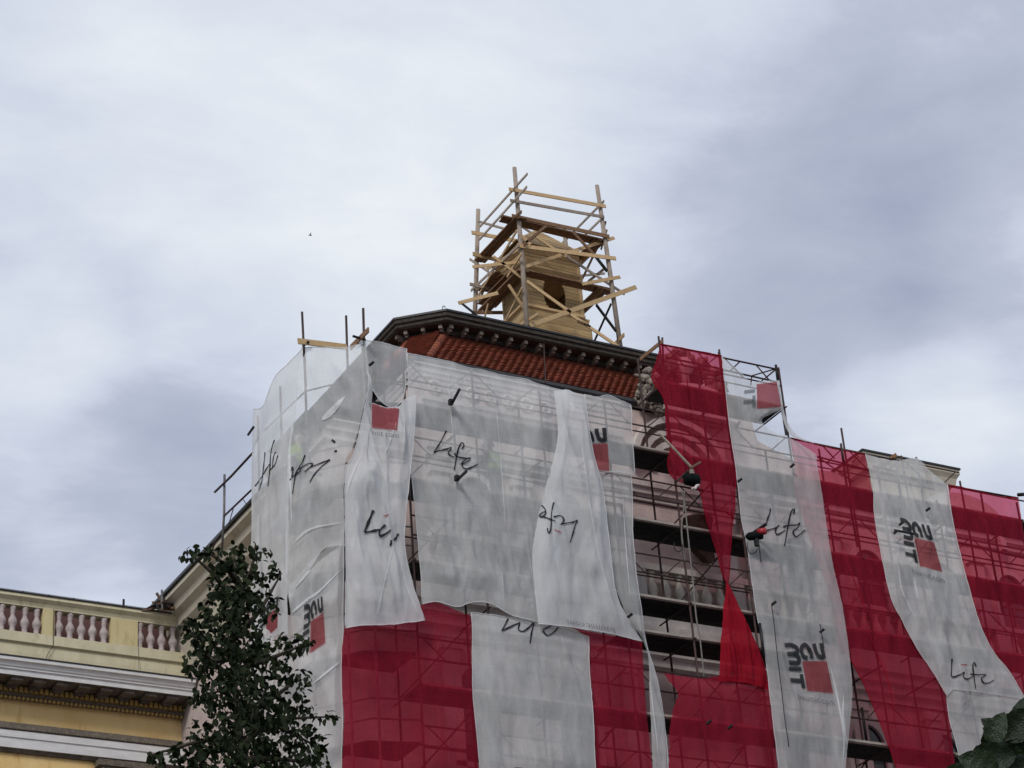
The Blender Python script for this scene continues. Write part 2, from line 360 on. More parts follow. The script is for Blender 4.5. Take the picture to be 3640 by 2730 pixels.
# facade windows, pilasters, arches
def arch_pts(cx, z, r_, n=12, a0=0, a1=math.pi): return [(cx+math.cos(a0+(a1-a0)*k/n)*r_, z+math.sin(a0+(a1-a0)*k/n)*r_) for k in range(n+1)]
def window(cx, z0, w, h, yf, arched=True):
    f = MB()
    f.box((cx-w/2-.14, yf-.09, z0-.1), (cx-w/2, yf-.002, z0+h)); f.box((cx+w/2, yf-.09, z0-.1), (cx+w/2+.14, yf-.002, z0+h))
    f.box((cx-w/2-.25, yf-.16, z0-.22), (cx+w/2+.25, yf-.003, z0-.1))
    if arched:
        a = arch_pts(cx, z0+h, w/2+.14); b = arch_pts(cx, z0+h, w/2)
        for k in range(len(a)-1):
            p = [a[k], a[k+1], b[k+1], b[k]]
            f.add([(x, yf-.1, z) for x, z in p]+[(x, yf-.001, z) for x, z in p], [(0, 1, 2, 3), (4, 7, 6, 5), (0, 4, 5, 1), (1, 5, 6, 2), (2, 6, 7, 3), (3, 7, 4, 0)])
    else: f.box((cx-w/2-.2, yf-.14, z0+h), (cx+w/2+.2, yf-.004, z0+h+.18))
    w_ = part(f, 'window', 'trim')
    g = MB(); pts = [(cx-w/2, z0-.1), (cx+w/2, z0-.1)] + (arch_pts(cx, z0+h, w/2) if arched else [(cx+w/2, z0+h), (cx-w/2, z0+h)])
    g.add([(x, yf-.012, z) for x, z in pts], [tuple(range(len(pts)))]).build('pane', 'glass', w_)
    b = MB(); b.box((cx-.03, yf-.05, z0-.1), (cx+.03, yf-.014, z0+h)); b.box((cx-w/2, yf-.048, z0+h*.62), (cx+w/2, yf-.016, z0+h*.62+.06))
    b.build('window_frame', 'frame', w_)
for cx in (21.4,): window(cx, 23.9, .8, 1.5, 42.9)
for cx in (23.6, 26.1): window(cx, 24.0, .85, 1.15, YF)
for cx in (33.0, 35.2, 37.6, 39.9): window(cx, 23.9, .9, 1.3, YF+.25)
for cx in (23.4, 25.9, 31.9, 34.3, 36.7, 39.3): window(cx, 18.6, 1.0, 1.7, YF if cx < 31 else YF+.25)
for cx in (21.3, 23.4, 25.9, 28.6, 31.9, 34.3, 36.7, 39.3): window(cx, 14.2, 1.0, 1.9, (YF if cx < 31 else YF+.25) if cx > 22 else 42.9, False)
def pilaster(x, z0, z1, yf, w=.42):
    m_ = MB().box((x-w/2, yf-.16, z0), (x+w/2, yf-.001, z1)); m_.box((x-w/2-.07, yf-.23, z1), (x+w/2+.07, yf-.002, z1+.2)); m_.box((x-w/2-.05, yf-.21, z0-.22), (x+w/2+.05, yf-.0015, z0))
    return part(m_, 'pilaster', 'trim')
for x in (22.7, 24.85, 27.35, 30.6): pilaster(x, 24.1, 25.5, YF); pilaster(x, 17.5, 21.1, YF)
for x in (31.5, 34.1, 36.4, 38.8): pilaster(x, 24.1, 25.8, YF+.25); pilaster(x, 17.5, 21.1, YF+.25)
for cx, yf in ((29.45, YF),):      # big blind arch above the string course
    for rr, dd in ((1.45, .30), (1.15, .2), (.85, .12)):
        f = MB(); a = arch_pts(cx, 26.75, rr); b = arch_pts(cx, 26.75, rr-.16)
        for k in range(len(a)-1):
            p = [a[k], a[k+1], b[k+1], b[k]]
            f.add([(x, yf-dd, z) for x, z in p]+[(x, yf, z) for x, z in p], [(0, 1, 2, 3), (4, 7, 6, 5), (0, 4, 5, 1), (1, 5, 6, 2), (2, 6, 7, 3), (3, 7, 4, 0)])
        part(f, 'arch_moulding', 'trim')
MB().sweep([(-.12, 28.60), (-.14, 28.5), (-.05, 28.43), (.2, 28.43), (.2, 28.60)], [(31.0, YF-.003), (22.34, YF-.003), (22.34, 50)]).build('gutter', 'tin', main)
# roundels on the frieze under the tiles
rme = MB(); k = 14
prof = [(.20, 0), (.20, .05), (.14, .07), (.12, .03), (.06, .03), (.05, .06), (.001, .07)]
rmesh = MB().lathe((0, 0, 0), prof, 14).mesh('roundel', True)
for i in range(17):
    x = 22.75+i*.5
    if 26.0 < x: break
    link('roundel', rmesh, 'trim', main, Matrix.Translation((x, YF-.003, 27.85)) @ Matrix.Rotation(R(90), 4, 'X'))
# balustrade on the first cornice: each baluster its own part
part(MB().box((22.40, YF-.012, 22.9), (27.2, YF-.002, 23.73)), 'shadow_panel', 'frame')  # dark panel painted in as the shadowed void behind the balusters
bprof = [(.11, 0), (.11, .06), (.07, .09), (.11, .24), (.13, .34), (.11, .44), (.06, .60), (.06, .68), (.10, .74), (.10, .80)]
bmesh_ = MB().lathe((0, 0, 0), bprof, 9).mesh('baluster', True)
x = 22.45; i = 0
while x < 41:
    yb = (YF-.36) if x < 31 else YF-.11
    if i % 7 == 6: part(MB().box((x-.22, yb-.13, 22.90), (x+.22, yb+.13, 23.72)), 'pedestal', 'trim')
    else: link('baluster', bmesh_, 'balw', main, Matrix.Translation((x, yb, 22.91)))
    x += .385 if i % 7 not in (5, 6) else .45; i += 1
part(MB().box((22.2, YF-.50, 23.72), (31.05, YF-.22, 23.88)), 'handrail', 'trim'); part(MB().box((22.2, YF-.48, 22.25), (31.05, YF-.2, 22.90)), 'plinth', 'trim')
part(MB().box((31.06, YF-.25, 23.72), (60, YF+.03, 23.88)), 'handrail', 'trim'); part(MB().box((31.06, YF-.23, 22.25), (60, YF+.04, 22.90)), 'plinth', 'trim')
# skyline of the right wing: curved gable and attic pavilion
def gable(cx, z, w, h, y0, y1, m_='trim', name='curved_gable', n=14):
    pts = [(cx-w/2, z)] + [(cx-w/2*math.cos(math.pi*k/n)*(1-.0*k), z+.15+h*math.sin(math.pi*k/n)**.8) for k in range(n+1)] + [(cx+w/2, z)]
    m_b = MB(); K = len(pts)
    m_b.add([(x, y0, zz) for x, zz in pts]+[(x, y1, zz) for x, zz in pts], [tuple(range(K)), tuple(range(K, 2*K))[::-1]]+[(i, i+K, (i+1) % K+K, (i+1) % K) for i in range(K)])
    return part(m_b, name, m_)
gable(38.7, 26.9, 2.6, .8, YF+.1, YF+.6); 
f = MB(); a = arch_pts(38.7, 26.3, 1.15, 14); b = arch_pts(38.7, 26.3, .98, 14)
for k in range(14):
    p = [a[k], a[k+1], b[k+1], b[k]]
    f.add([(x, YF-.05, z) for x, z in p]+[(x, YF+.1, z) for x, z in p], [(0, 1, 2, 3), (4, 7, 6, 5), (0, 4, 5, 1), (2, 6, 7, 3)])
part(f, 'arch_moulding', 'trim')
gable(34.35, 26.9, 1.7, .75, YF+.2, YF+.5, 'plaster')
at = part(MB().box((36.6, 43.3, 26.35), (39.35, 47, 28.75)), 'attic', 'cream')
MB().sweep([(.0, 29.15), (-.28, 29.15), (-.28, 29.02), (-.2, 28.9), (-.16, 28.72), (-.06, 28.66), (0, 28.5)], [(39.35, 47), (39.35, 43.3), (36.6, 43.3), (36.6, 47)][::-1][::-1]).build('attic_cornice', 'cream', at)
MB().sweep([(.0, 29.21), (-.31, 29.21), (-.31, 29.155), (0, 29.155)], [(39.35, 47), (39.35, 43.3), (36.6, 43.3), (36.6, 47)]).build('attic_gutter', 'tin', at)
f = MB(); a = arch_pts(38.0, 27.6, .42, 10); b = arch_pts(38.0, 27.6, .30, 10)
for k in range(10):
    p = [a[k], a[k+1], b[k+1], b[k]]
    f.add([(x, 43.2, z) for x, z in p]+[(x, 43.31, z) for x, z in p], [(0, 1, 2, 3), (4, 7, 6, 5), (0, 4, 5, 1), (2, 6, 7, 3)])
f.build('arch_moulding', 'trim', at)
# hipped roofs of the right wing behind the parapet
part(MB().add([(31.2, 42.6, 26.4), (36.2, 42.6, 26.4), (36.2, 50, 26.4), (31.2, 50, 26.4), (32.6, 45, 28.5), (34.6, 45, 28.0)],
     [(0, 1, 5, 4), (1, 2, 5), (2, 3, 4, 5), (3, 0, 4)]), 'roof', 'tin')
part(MB().add([(20.4, 43.4, 26.9), (22.3, 43.4, 26.9), (22.3, 45.8, 26.9), (20.4, 45.8, 26.9), (21.6, 44.6, 27.7), (22.2, 44.6, 27.9)],
     [(0, 1, 5, 4), (1, 2, 5), (2, 3, 4, 5), (3, 0, 4)]), 'roof', 'tin')
wv = [(31.003, 26.2), (36.2, 26.2), (35.6, 27.1), (33.2, 28.05), (32.3, 28.35), (32.15, 29.05), (31.003, 29.05)]; kw = len(wv)
part(MB().add([(x, YF+.3, z) for x, z in wv]+[(x, 47, z) for x, z in wv], [tuple(range(kw)), tuple(range(kw, 2*kw))[::-1]]+[(i, i+kw, (i+1) % kw+kw, (i+1) % kw) for i in range(kw)]), 'side_gable', 'plaster')
# stone volute gable right of the tiles: scrolls, block and finial ball
def carved(pts, Y, name, r_=(.06, .13), seed=1):
    rr_ = random.Random(seed); mb = MB(); P = cr([onY(q('z5', p), Y) for p in pts], 5)
    for p in P:
        for _ in range(5):
            c_ = p+Vector((rr_.gauss(0, .09), rr_.gauss(0, .06), rr_.gauss(0, .09))); ra = rr_.uniform(*r_)
            v0 = len(mb.v); mb.lathe(c_, [(.01, -ra), (ra*.7, -ra*.7), (ra, 0), (ra*.72, ra*.65), (.01, ra)], 8)
            for k_ in range(v0, len(mb.v)):
                v = Vector(mb.v[k_]); d_ = v-c_; mb.v[k_] = tuple(c_+d_*(1+1.1*noise.noise(v*11)))
    mb.build(name, 'carve', main, smooth=True)
carved([(250, 440), (225, 500), (250, 560), (205, 600), (185, 650)], 41.85, 'carved_scroll', (.035, .085), seed=2)
carved([(240, 640), (290, 660), (325, 680), (300, 715)], 41.7, 'carved_scroll', (.03, .07), seed=3)
carved([(400, 330), (500, 300), (600, 330), (700, 380), (780, 450), (830, 540)], 41.8, 'carved_garland', (.07, .14), seed=4)
gable(30.1, 28.3, 2.2, .75, 41.55, 41.95, 'trim', 'dormer_gable')
part(MB().lathe((29.9, 41.8, 29.35), [(.1, 0), (.1, .2), (.22, .3), (.26, .45), (.2, .62), (.05, .72)], 12), 'finial', 'trim', smooth=True)

# ------------------------------------------------------------------ mansard roof with clay tiles
OUT = [(30.5, 42.33), (23.4, 42.33), (22.4, 43.2), (22.4, 50.6), (23.4, 51.5), (30.5, 51.5), (31.5, 50.6), (31.5, 43.2), (30.5, 42.33)]
ZT1 = 30.02
def offs(path, d):
    P = [Vector(p) for p in path]; n = len(P)-1; o = []
    for i in range(n):
        a = (P[i]-P[i-1 if i else n-1]).normalized(); b = (P[i+1]-P[i]).normalized()
        na = Vector((a.y, -a.x)); nb = Vector((b.y, -b.x)); nn = (na+nb).normalized()
        o.append(P[i]+nn*(d/nn.dot(na)))
    return o
top8 = offs(OUT, .62)
bot8 = [Vector(p) for p in [(31.6, 41.98), (22.62, 41.98), (21.9, 42.75), (21.9, 51.2), (22.62, 51.9), (31.2, 51.9), (31.9, 51.2), (31.9, 42.75)]]
ms = MB(); vs = [(p.x, p.y, 28.62) for p in bot8]+[(p.x, p.y, ZT1) for p in top8]
ms.add(vs, [(i, (i+1) % 8, (i+1) % 8+8, i+8) for i in range(8)]+[tuple(range(8, 16))]).build('mansard_deck', 'redboard', main)
tm = MB(); W_, H_ = .20, .125       # one curved tile: arched cross section
sec = [(-W_/2, .0), (-W_/4, .013), (0, .019), (W_/4, .013), (W_/2, .0)]
vs = [(x, 0, z+.044) for x, z in sec]+[(x, H_, z) for x, z in sec]+[(x, 0, z-.01) for x, z in sec]
tm.add(vs, [(i, i+1, i+6, i+5) for i in range(4)]+[(i+10, i+11, i+1, i) for i in range(4)])
tilemesh = tm.mesh('roof_tile')
def tilefield(i, maxsingle, rows=14):
    a = Vector((*bot8[i], 28.62)); b = Vector((*bot8[(i+1) % 8], 28.62)); c = Vector((*top8[(i+1) % 8], ZT1)); d = Vector((*top8[i], ZT1))
    ex = (b-a).normalized()
    mid_b = a; upv = ((c-b) - ex*((c-b).dot(ex))).normalized(); H = (c-b).dot(upv)
    nz = ex.cross(upv).normalized()
    if nz.z < 0: nz = -nz
    rows = int(H/.107); cnt = 0; rest = MB(); rr = random.Random(i)
    L0 = (b-a).length
    for r_ in range(rows):
        h = r_*.107; t = h/H
        lo = ((d-a).dot(ex))*t; hi = L0-((b-c).dot(ex))*t
        n = int((hi-lo)/W_)
        for k in range(n):
            xx = hi-(k+.5)*W_-.03 if i == 0 else lo+(k+.5)*W_
            P = a+ex*xx+upv*(h+.012*rr.uniform(-1, 1))+nz*((.02 if i != 1 else .10)+.006*rr.random())
            ex2 = (ex+upv*rr.uniform(-.02, .02)).normalized()
            yy = nz.cross(ex2).normalized()
            if yy.z < 0: ex3 = -ex2; yy = nz.cross(ex3).normalized()
            else: ex3 = ex2
            tip = nz.cross(ex3)
            mw = Matrix((ex3, yy, nz)).transposed().to_4x4(); mw.translation = P
            # slight tilt so that the lower lip stands proud
            if i == 0 and k < 26 and cnt < maxsingle:
                link('roof_tile', tilemesh, 'tile', main, mw); cnt += 1
            else:
                rest.add([mw @ Vector(v) for v in vs_t], fs_t)
    if rest.v: rest.build('roof_tiles', 'tile', main, kind='stuff')
vs_t = [tuple(v.co) for v in tilemesh.vertices]; fs_t = [tuple(p.vertices) for p in tilemesh.polygons]
tilefield(0, 299); tilefield(1, 0); tilefield(2, 0)
# red board between tiles and the timber cornice
MB().sweep([(.50, ZT1-.02), (.50, ZT1+.18), (.66, ZT1+.18), (.66, ZT1-.02)], OUT[:4]).build('red_board', 'redboard', main)
# hip roll of half-round tiles
for j in (1, 2):
    a = Vector((*bot8[j], 28.62)); c = Vector((*top8[j], ZT1)); d = (c-a)
    for k in range(9):
        p0 = a+d*(k/9); p1 = a+d*((k+1.1)/9)
        MB().tube([p0, p1], [.13, .10], 8).build('hip_tile', 'tile', main, smooth=True)
# timber eaves above the tiles: stepped fascia, soffit, brackets
ec = MB().sweep([(0, 30.30), (0, 30.20), (.05, 30.18), (.05, 30.10), (.10, 30.06), (.66, 30.06), (.66, 30.30)], [(30.5, 42.33), (23.4, 42.33), (22.4, 43.2), (22.4, 50.6)]).build('eaves_cornice', 'darkwood', main)
MB().sweep([(-.03, 30.36), (-.03, 30.305), (.7, 30.305), (.7, 30.36)], OUT[:4]).build('eaves_flashing', 'tin', main)
MB().sweep([(.40, 30.055), (.40, 29.98), (.44, 29.93), (.70, 29.93), (.70, 30.055)], OUT[:4]).build('eaves_moulding', 'darkwood', main)
bk = MB().box((-.045, -.10, -.10), (.045, .25, 0)).box((-.035, -.02, -.15), (.035, .25, -.10)).mesh('bracket')
def brackets(a, b, n, inn):
    a = Vector(a); b = Vector(b); d = (b-a).normalized(); nn = Vector((d.y, -d.x))
    ang = math.atan2(nn.y, nn.x)-math.pi/2
    for k in range(n):
        p = a+(b-a)*((k+.5)/n)+nn*inn
        link('bracket', bk, 'greyw' if k % 1 == 0 else 'darkwood', main, Matrix.Translation((p.x, p.y, 30.055)) @ Matrix.Rotation(ang, 4, 'Z'))
brackets(OUT[0], OUT[1], 17, .26); brackets(OUT[1], OUT[2], 3, .26); brackets(OUT[2], OUT[3], 13, .26)
# low metal roof above the eaves
tp = offs(OUT, .0); ap = offs(OUT, 3.2)
rf = MB(); rf.add([(p.x, p.y, 30.37) for p in tp]+[(p.x, p.y, 31.3) for p in ap], [(i, (i+1) % 8, (i+1) % 8+8, i+8) for i in range(8)]+[tuple(range(8, 16))])
rf.build('roof', 'tin', main)
# roof hook at the corner of the eaves
hk = [onY(q('z3', (1718, 118)), 42.4)+Vector((0, 0, -.03)), onY(q('z3', (1712, 98)), 42.4), onY(q('z3', (1728, 90)), 42.4), onY(q('z3', (1736, 104)), 42.4)]
MB().tube(cr(hk, 4), .012, 5).build('roof_hook', 'steelg', main)
# lightning conductor rod over the tiles
pa, pb = onY(q('z4', (1105, 255)), 42.3), onY(q('z4', (1118, 545)), 41.85)
MB().tube([pa, pb], .018, 6).build('conductor_rod', 'steel', main)

# ------------------------------------------------------------------ roof lantern clad in boards
LX0 = onY(q('z1', (742, 1000)), 46.62).x; LX1 = onY(q('z1', (1200, 1000)), 46.62).x
LCX = (LX0+LX1)/2; LH = (LX1-LX0)/2; LCY = 46.62+LH
zb = lambda y: onY(q('z1', (980, y)), 46.62).z
z_base0, z_base1, z_body1, z_apex = zb(1600), zb(1340), zb(845), zb(560)
lan = thing('roof_lantern', 'small square lantern clad in new pine boards, inside the timber scaffold on the roof', 'lantern', (LCX, LCY, 31.2))
z_op0, z_op1 = zb(1330), zb(1080); ocz = (z_op0+z_op1)/2+.1; orz = (z_op1-z_op0)/2+.12; orx = .36; ocx = LCX+.02
def facexf(k):
    return Matrix.Translation((LCX, LCY, 0)) @ Matrix.Rotation(k*math.pi/2, 4, 'Z')
nb_ = 17; hb = (z_body1-z_base1)/nb_
for k in range(4):
    T = facexf(k)
    for i in range(nb_):
        z0 = z_base1+i*hb; zc = z0+hb/2; segs = [(-LH, LH)]
        t = (zc-ocz)/orz
        if abs(t) < 1 and k < 2:
            hw = orx*math.sqrt(1-t*t)
            segs = [(-LH, .02-hw), (.02+hw, LH)]
        for a, b in segs:
            mbx = MB(); o_ = .004*(i % 2); mbx.box((a, -LH-.03-o_, z0+.006), (b, -LH+.0, z0+hb-.004))
            mbx.v = [tuple(T @ Vector(v)) for v in mbx.v]; mbx.build('board', 'wood2', lan)
    for i in range(5):      # flared base boards
        z0 = z_base0+(z_base1-z_base0)*i/5; hh = (z_base1-z_base0)/5; w = LH+.16-(.05 if i == 4 else 0)
        mbx = MB().box((-w, -w-.03, z0+.005), (w, -w+.02, z0+hh-.005)); mbx.v = [tuple(T @ Vector(v)) for v in mbx.v]; mbx.build('board', 'wood2', lan)
    for s_ in (-1, 1):
        mbx = MB().box((s_*LH-.07 if s_ > 0 else s_*LH-.045, -LH-.05, z_base1+.02), (s_*LH+.045 if s_ > 0 else s_*LH+.07, -LH-.032, z_body1-.25))
        mbx.v = [tuple(T @ Vector(v)) for v in mbx.v]; mbx.build('corner_board', 'wood', lan)
sq = lambda w: [(LCX+w, LCY-w), (LCX-w, LCY-w), (LCX-w, LCY+w), (LCX+w, LCY+w), (LCX+w, LCY-w)]
MB().sweep([(-.18, z_body1+.10), (-.18, z_body1+.02), (-.05, z_body1-.10), (.02, z_body1-.12), (.02, z_body1+.10)], sq(LH)).build('eaves_moulding', 'wood', lan)
MB().sweep([(-.14, z_op1+.42), (-.14, z_op1+.35), (-.04, z_op1+.26), (.0, z_op1+.25), (.0, z_op1+.42)], sq(LH)).build('belt_moulding', 'wood', lan)
MB().sweep([(-.22, z_base1+.07), (-.22, z_base1), (-.1, z_base1-.06), (.0, z_base1-.06), (.0, z_base1+.07)], sq(LH)).build('base_moulding', 'wood', lan)
nr = 9; zr0 = z_body1+.10
for k in range(4):
    T = facexf(k)
    for i in range(nr):
        t0, t1 = i/nr, (i+1)/nr; w0 = (LH+.24)*(1-t0)+.03; w1 = (LH+.24)*(1-t1)+.03
        za = zr0+(z_apex-zr0)*t0; zc_ = zr0+(z_apex-zr0)*t1
        P = [(-w0, -w0-.025, za), (w0, -w0-.025, za), (w1, -w1, zc_+.01), (-w1, -w1, zc_+.01)]; Q = [(x, y+.04, z-.02) for x, y, z in P]
        mbx = MB().add(P+Q, [(0, 1, 2, 3), (7, 6, 5, 4), (0, 4, 5, 1), (1, 5, 6, 2), (2, 6, 7, 3), (3, 7, 4, 0)])
        mbx.v = [tuple(T @ Vector(v)) for v in mbx.v]; mbx.build('roof_board', 'wood2', lan)
MB().box((LCX-LH+.1, LCY-LH+.1, z_op1+.2), (LCX+LH-.1, LCY+LH-.1, z_op1+.3)).build('ceiling', 'wood2', lan)
MB().box((LCX-LH+.1, LCY-LH+.1, z_base0-.6), (LCX+LH-.1, LCY+LH-.1, z_base1)).build('floor', 'wood2', lan)

for o in lan.children:      # the lantern is shallower than it is wide
    for v in o.data.vertices: v.co.y = 46.62+(v.co.y-46.62)*.68
# ------------------------------------------------------------------ timber scaffold round the lantern
FY, BY = 46.0, 48.6
LXp = onY(q('z1', (715, 1000)), FY).x; RXp = onY(q('z1', (1450, 1000)), FY).x
ts = thing('timber_scaffold', 'openwork timber scaffold of poles, planks and braces on top of the roof', 'scaffold', ((LXp+RXp)/2, 47.3, 31.3))
def post(a, b, ra=.072, nm='post'):
    d = (b-a); MB().tube([a-d*0.0, a+d*.5+Vector((.015, 0, 0)), b], [ra, ra*.95, ra*.85], 9).build(nm, 'woodold', ts, smooth=True)
def ext(p, z):  # carry a post down to the roof
    return p
pa = onY(q('z1', (660, 110)), FY); pb = onY(q('z1', (765, 1450)), FY); post(pb+(pb-pa)*.18, pa)
pa = onY(q('z1', (1355, 260)), FY); pb = onY(q('z1', (1550, 1610)), FY); post(pb+(pb-pa)*.10, pa)
pa = onX(q('z1', (355, 460)), LXp); pb = onX(q('z1', (325, 1330)), LXp); BY = pa.y; post(pb+(pb-pa)*.5, pa)
pd = Vector((RXp, BY, pa.z+.02)); post(Vector((RXp+.1, BY, 31.0)), pd)
def board(k, a, b, pl, w=.12, h=.03, m_='wood', dz=0):
    f = {'F': lambda p: onY(p, FY-.10), 'f': lambda p: onY(p, FY+.12), 'B': lambda p: onY(p, BY-.1), 'L': lambda p: onX(p, LXp-.09), 'l': lambda p: onX(p, LXp+.1), 'R': lambda p: onX(p, RXp+.09), 'r': lambda p: onX(p, RXp-.09)}[pl]
    A, B = f(q('z1', a)), f(q('z1', b))
    side = Vector((0, 1, 0)) if pl in 'FfB' else Vector((1, 0, 0))
    MB().beam(A, B, h, w, side).build(k, m_, ts)
for a, b, pl, w, m_ in [((615, 290), (1430, 435), 'F', .11, 'wood'), ((625, 385), (1415, 525), 'F', .09, 'woodold'),
                        ((640, 515), (1460, 690), 'F', .12, 'plank'), ((685, 765), (1515, 875), 'F', .12, 'wood'),
                        ((300, 655), (780, 745), 'B', .12, 'wood'), ((350, 560), (590, 628), 'B', .07, 'woodold'), ((310, 835), (700, 930), 'B', .13, 'wood'),
                        ((285, 1090), (540, 1150), 'B', .10, 'woodold'), ((310, 945), (700, 905), 'f', .09, 'wood'), ((300, 1330), (580, 1330), 'B', .10, 'plank'),
                        ((370, 605), (770, 160), 'L', .07, 'woodold'), ((365, 715), (765, 270), 'L', .07, 'woodold'),
                        ((295, 1145), (700, 760), 'L', .08, 'woodold'), ((340, 1215), (680, 640), 'L', .08, 'wood'), ((420, 970), (690, 800), 'l', .10, 'wood'),
                        ((590, 1385), (725, 1120), 'L', .07, 'wood'), ((410, 1370), (440, 1255), 'L', .06, 'wood'), ((610, 1095), (740, 1295), 'f', .09, 'wood'),
                        ((285, 880), (440, 985), 'L', .07, 'woodold'), ((200, 1240), (340, 1350), 'f', .06, 'black'),
                        ((1415, 390), (1055, 755), 'R', .07, 'woodold'), ((1415, 520), (1230, 700), 'R', .07, 'woodold'),
                        ((700, 960), (1500, 700), 'f', .10, 'wood'), ((480, 855), (745, 1055), 'f', .09, 'wood'), ((765, 1065), (1135, 1330), 'F', .10, 'wood'),
                        ((1135, 1345), (1540, 1620), 'F', .10, 'wood'), ((190, 1250), (520, 1165), 'f', .10, 'wood'), ((790, 1440), (1685, 1115), 'F', .13, 'wood'),
                        ((715, 600), (1000, 790), 'B', .07, 'woodold'), ((840, 690), (1090, 860), 'f', .08, 'wood'), ((1090, 850), (1590, 1175), 'f', .08, 'woodold'),
                        ((1150, 650), (1330, 840), 'F', .09, 'plank'), ((1330, 840), (1440, 980), 'r', .09, 'black'), ((1370, 760), (1220, 1070), 'r', .08, 'plank'),
                        ((1425, 955), (1280, 1070), 'R', .08, 'woodold'), ((1230, 1090), (1550, 1030), 'F', .10, 'wood'), ((1350, 1265), (1515, 1485), 'r', .08, 'black'),
                        ((1475, 1255), (1330, 1580), 'R', .07, 'black'), ((930, 600), (700, 790), 'l', .10, 'plank'), ((1010, 1040), (1420, 1000), 'B', .07, 'woodold'),
                        ((1585, 1515), (1500, 1600), 'R', .11, 'wood'), ((700, 1440), (860, 1340), 'l', .09, 'wood'), ((820, 1440), (1150, 1320), 'f', .11, 'wood'),
                        ((490, 1040), (700, 860), 'l', .11, 'wood'), ((1400, 660), (1430, 560), 'R', .07, 'plank'), ((1190, 1400), (1300, 1450), 'F', .08, 'plank'),
                        ((600, 1030), (720, 830), 'L', .08, 'wood'), ((640, 545), (720, 480), 'L', .09, 'plank'), ((1440, 630), (1390, 800), 'R', .06, 'wood'),
                        ((800, 760), (700, 660), 'l', .08, 'wood'), ((360, 1240), (470, 980), 'l', .08, 'plank')]:
    board('plank' if w > .1 else 'brace', a, b, pl, w, .03, m_)
def deckplanks(z, x0, x1, y0, y1, n, along='x', jit=.15):
    for i in range(n):
        if along == 'x':
            a = y0+(y1-y0)*i/n; b = y0+(y1-y0)*(i+1)/n
            MB().box((x0-random.random()*jit, a+.01, z+random.random()*.02), (x1+random.random()*jit, b-.01, z+.05)).build('deck_plank', 'plank', ts)
        else:
            a = x0+(x1-x0)*i/n; b = x0+(x1-x0)*(i+1)/n
            MB().box((a+.01, y0-random.random()*jit, z-.06+random.random()*.02), (b-.01, y1+random.random()*jit, z-.01)).build('deck_plank', 'plank', ts)
zt = onY(q('z1', (1100, 640)), FY).z; zm = onY(q('z1', (1100, 1045)), FY).z; zl = onX(q('z1', (450, 1270)), LXp+.3).z
deckplanks(zt, LXp-.35, RXp+.05, FY+.02, FY+.36, 2); deckplanks(zt, LXp-.12, LXp+.26, FY-.1, BY+.25, 3, 'y'); deckplanks(zt, RXp-.34, RXp+.05, FY+.1, BY+.2, 3, 'y')
deckplanks(zm, LXp+.15, RXp+.1, FY+.02, FY+.36, 2); deckplanks(zm-.02, LXp-.1, LXp+.27, FY+.1, BY+.2, 3, 'y'); deckplanks(zm, RXp-.38, RXp+.0, FY+.1, BY+.2, 3, 'y')
deckplanks(zt-1.0, LXp-.1, LXp+.55, BY-.75, BY+.1, 3, 'y')
deckplanks(zl, LXp-.1, LXp+.5, FY+.6, BY+.2, 3, 'y')

# ------------------------------------------------------------------ facade scaffold (steel)
sc = thing('facade_scaffold', 'dark steel tube scaffold with plank decks standing against the palace front', 'scaffold', (29, 40.5, 0))
XS = [20.9, 22.66, 24.43, 26.2, 27.97, 29.74, 31.5, 33.2, 35.0, 36.8, 38.6, 40.4]
tops = {20.9: 27.1, 22.66: 27.3, 24.43: 27.2, 26.2: 27.25, 27.97: 29.3, 29.74: 29.3, 31.5: 29.15, 33.2: 27.75, 35.0: 27.3, 36.8: 26.9, 38.6: 26.6, 40.4: 26.5}
for x in XS:
    zt_ = tops[x]
    MB().tube([(x, 40.0, 0), (x, 40.0, zt_)], .027, 7).build('upright', 'steel', sc, smooth=True)
    MB().tube([(x, 41.0, 0), (x, 41.0, zt_-.1 if x not in (31.5,) else 27.3)], .027, 7).build('upright', 'steel', sc, smooth=True)
# corner uprights rising above the nets
def tubeD(pts, Y=None, X=None, r_=.027, m_='steel', nm='upright', par=sc):
    P = [onY(p, Y) if Y else onX(p, X) for p in pts]
    return MB().tube(P, r_, 7).build(nm, m_, par, smooth=True)
for (x, y, zt_, zb_) in ((19.30, 40.06, 23.0, 0), (19.93, 40.06, 27.4, 0), (19.0, 41.15, 27.5, 0), (18.78, 43.35, 27.0, 0), (18.85, 42.2, 27.2, 0)):
    if zt_ == 28.25: continue
    MB().tube([(x, y, zb_), (x, y, zt_)], .027, 7).build('upright', 'steelg', sc, smooth=True)
tubeD(q('z3', (530, 140), (545, 450), (562, 760)), Y=40.95, r_=.028, m_='steel'); tubeD(q('z3', (1045, 110), (1052, 380), (1066, 650)), Y=40.02, r_=.03)
tubeD(q('z3', (901, 172), (909, 440), (915, 620)), Y=40.85, r_=.028)
MB().beam(onY(q('z3', (495, 385)), 40.78), onY(q('z3', (905, 435)), 40.78), .035, .14, Vector((0, 1, 0))).build('guard_board', 'wood', sc)
MB().beam(onX(q('z3', (1090, 290)), 19.82), onX(q('z3', (940, 440)), 19.82), .035, .13, Vector((1, 0, 0))).build('guard_board', 'plank', sc)
MB().tube([onY(q('z3', (958, 342)), 39.9), onY(q('z3', (1065, 375)), 39.9)], .03, 7).build('stub_tube', 'black', sc)
MB().tube([onX(q('z3', (540, 425)), 18.9), onX(q('z3', (585, 392)), 18.9)], .03, 7).build('stub_tube', 'black', sc)
LV = [28.06, 26.12, 24.2, 22.25, 21.38, 19.38, 17.4, 15.4, 13.4]
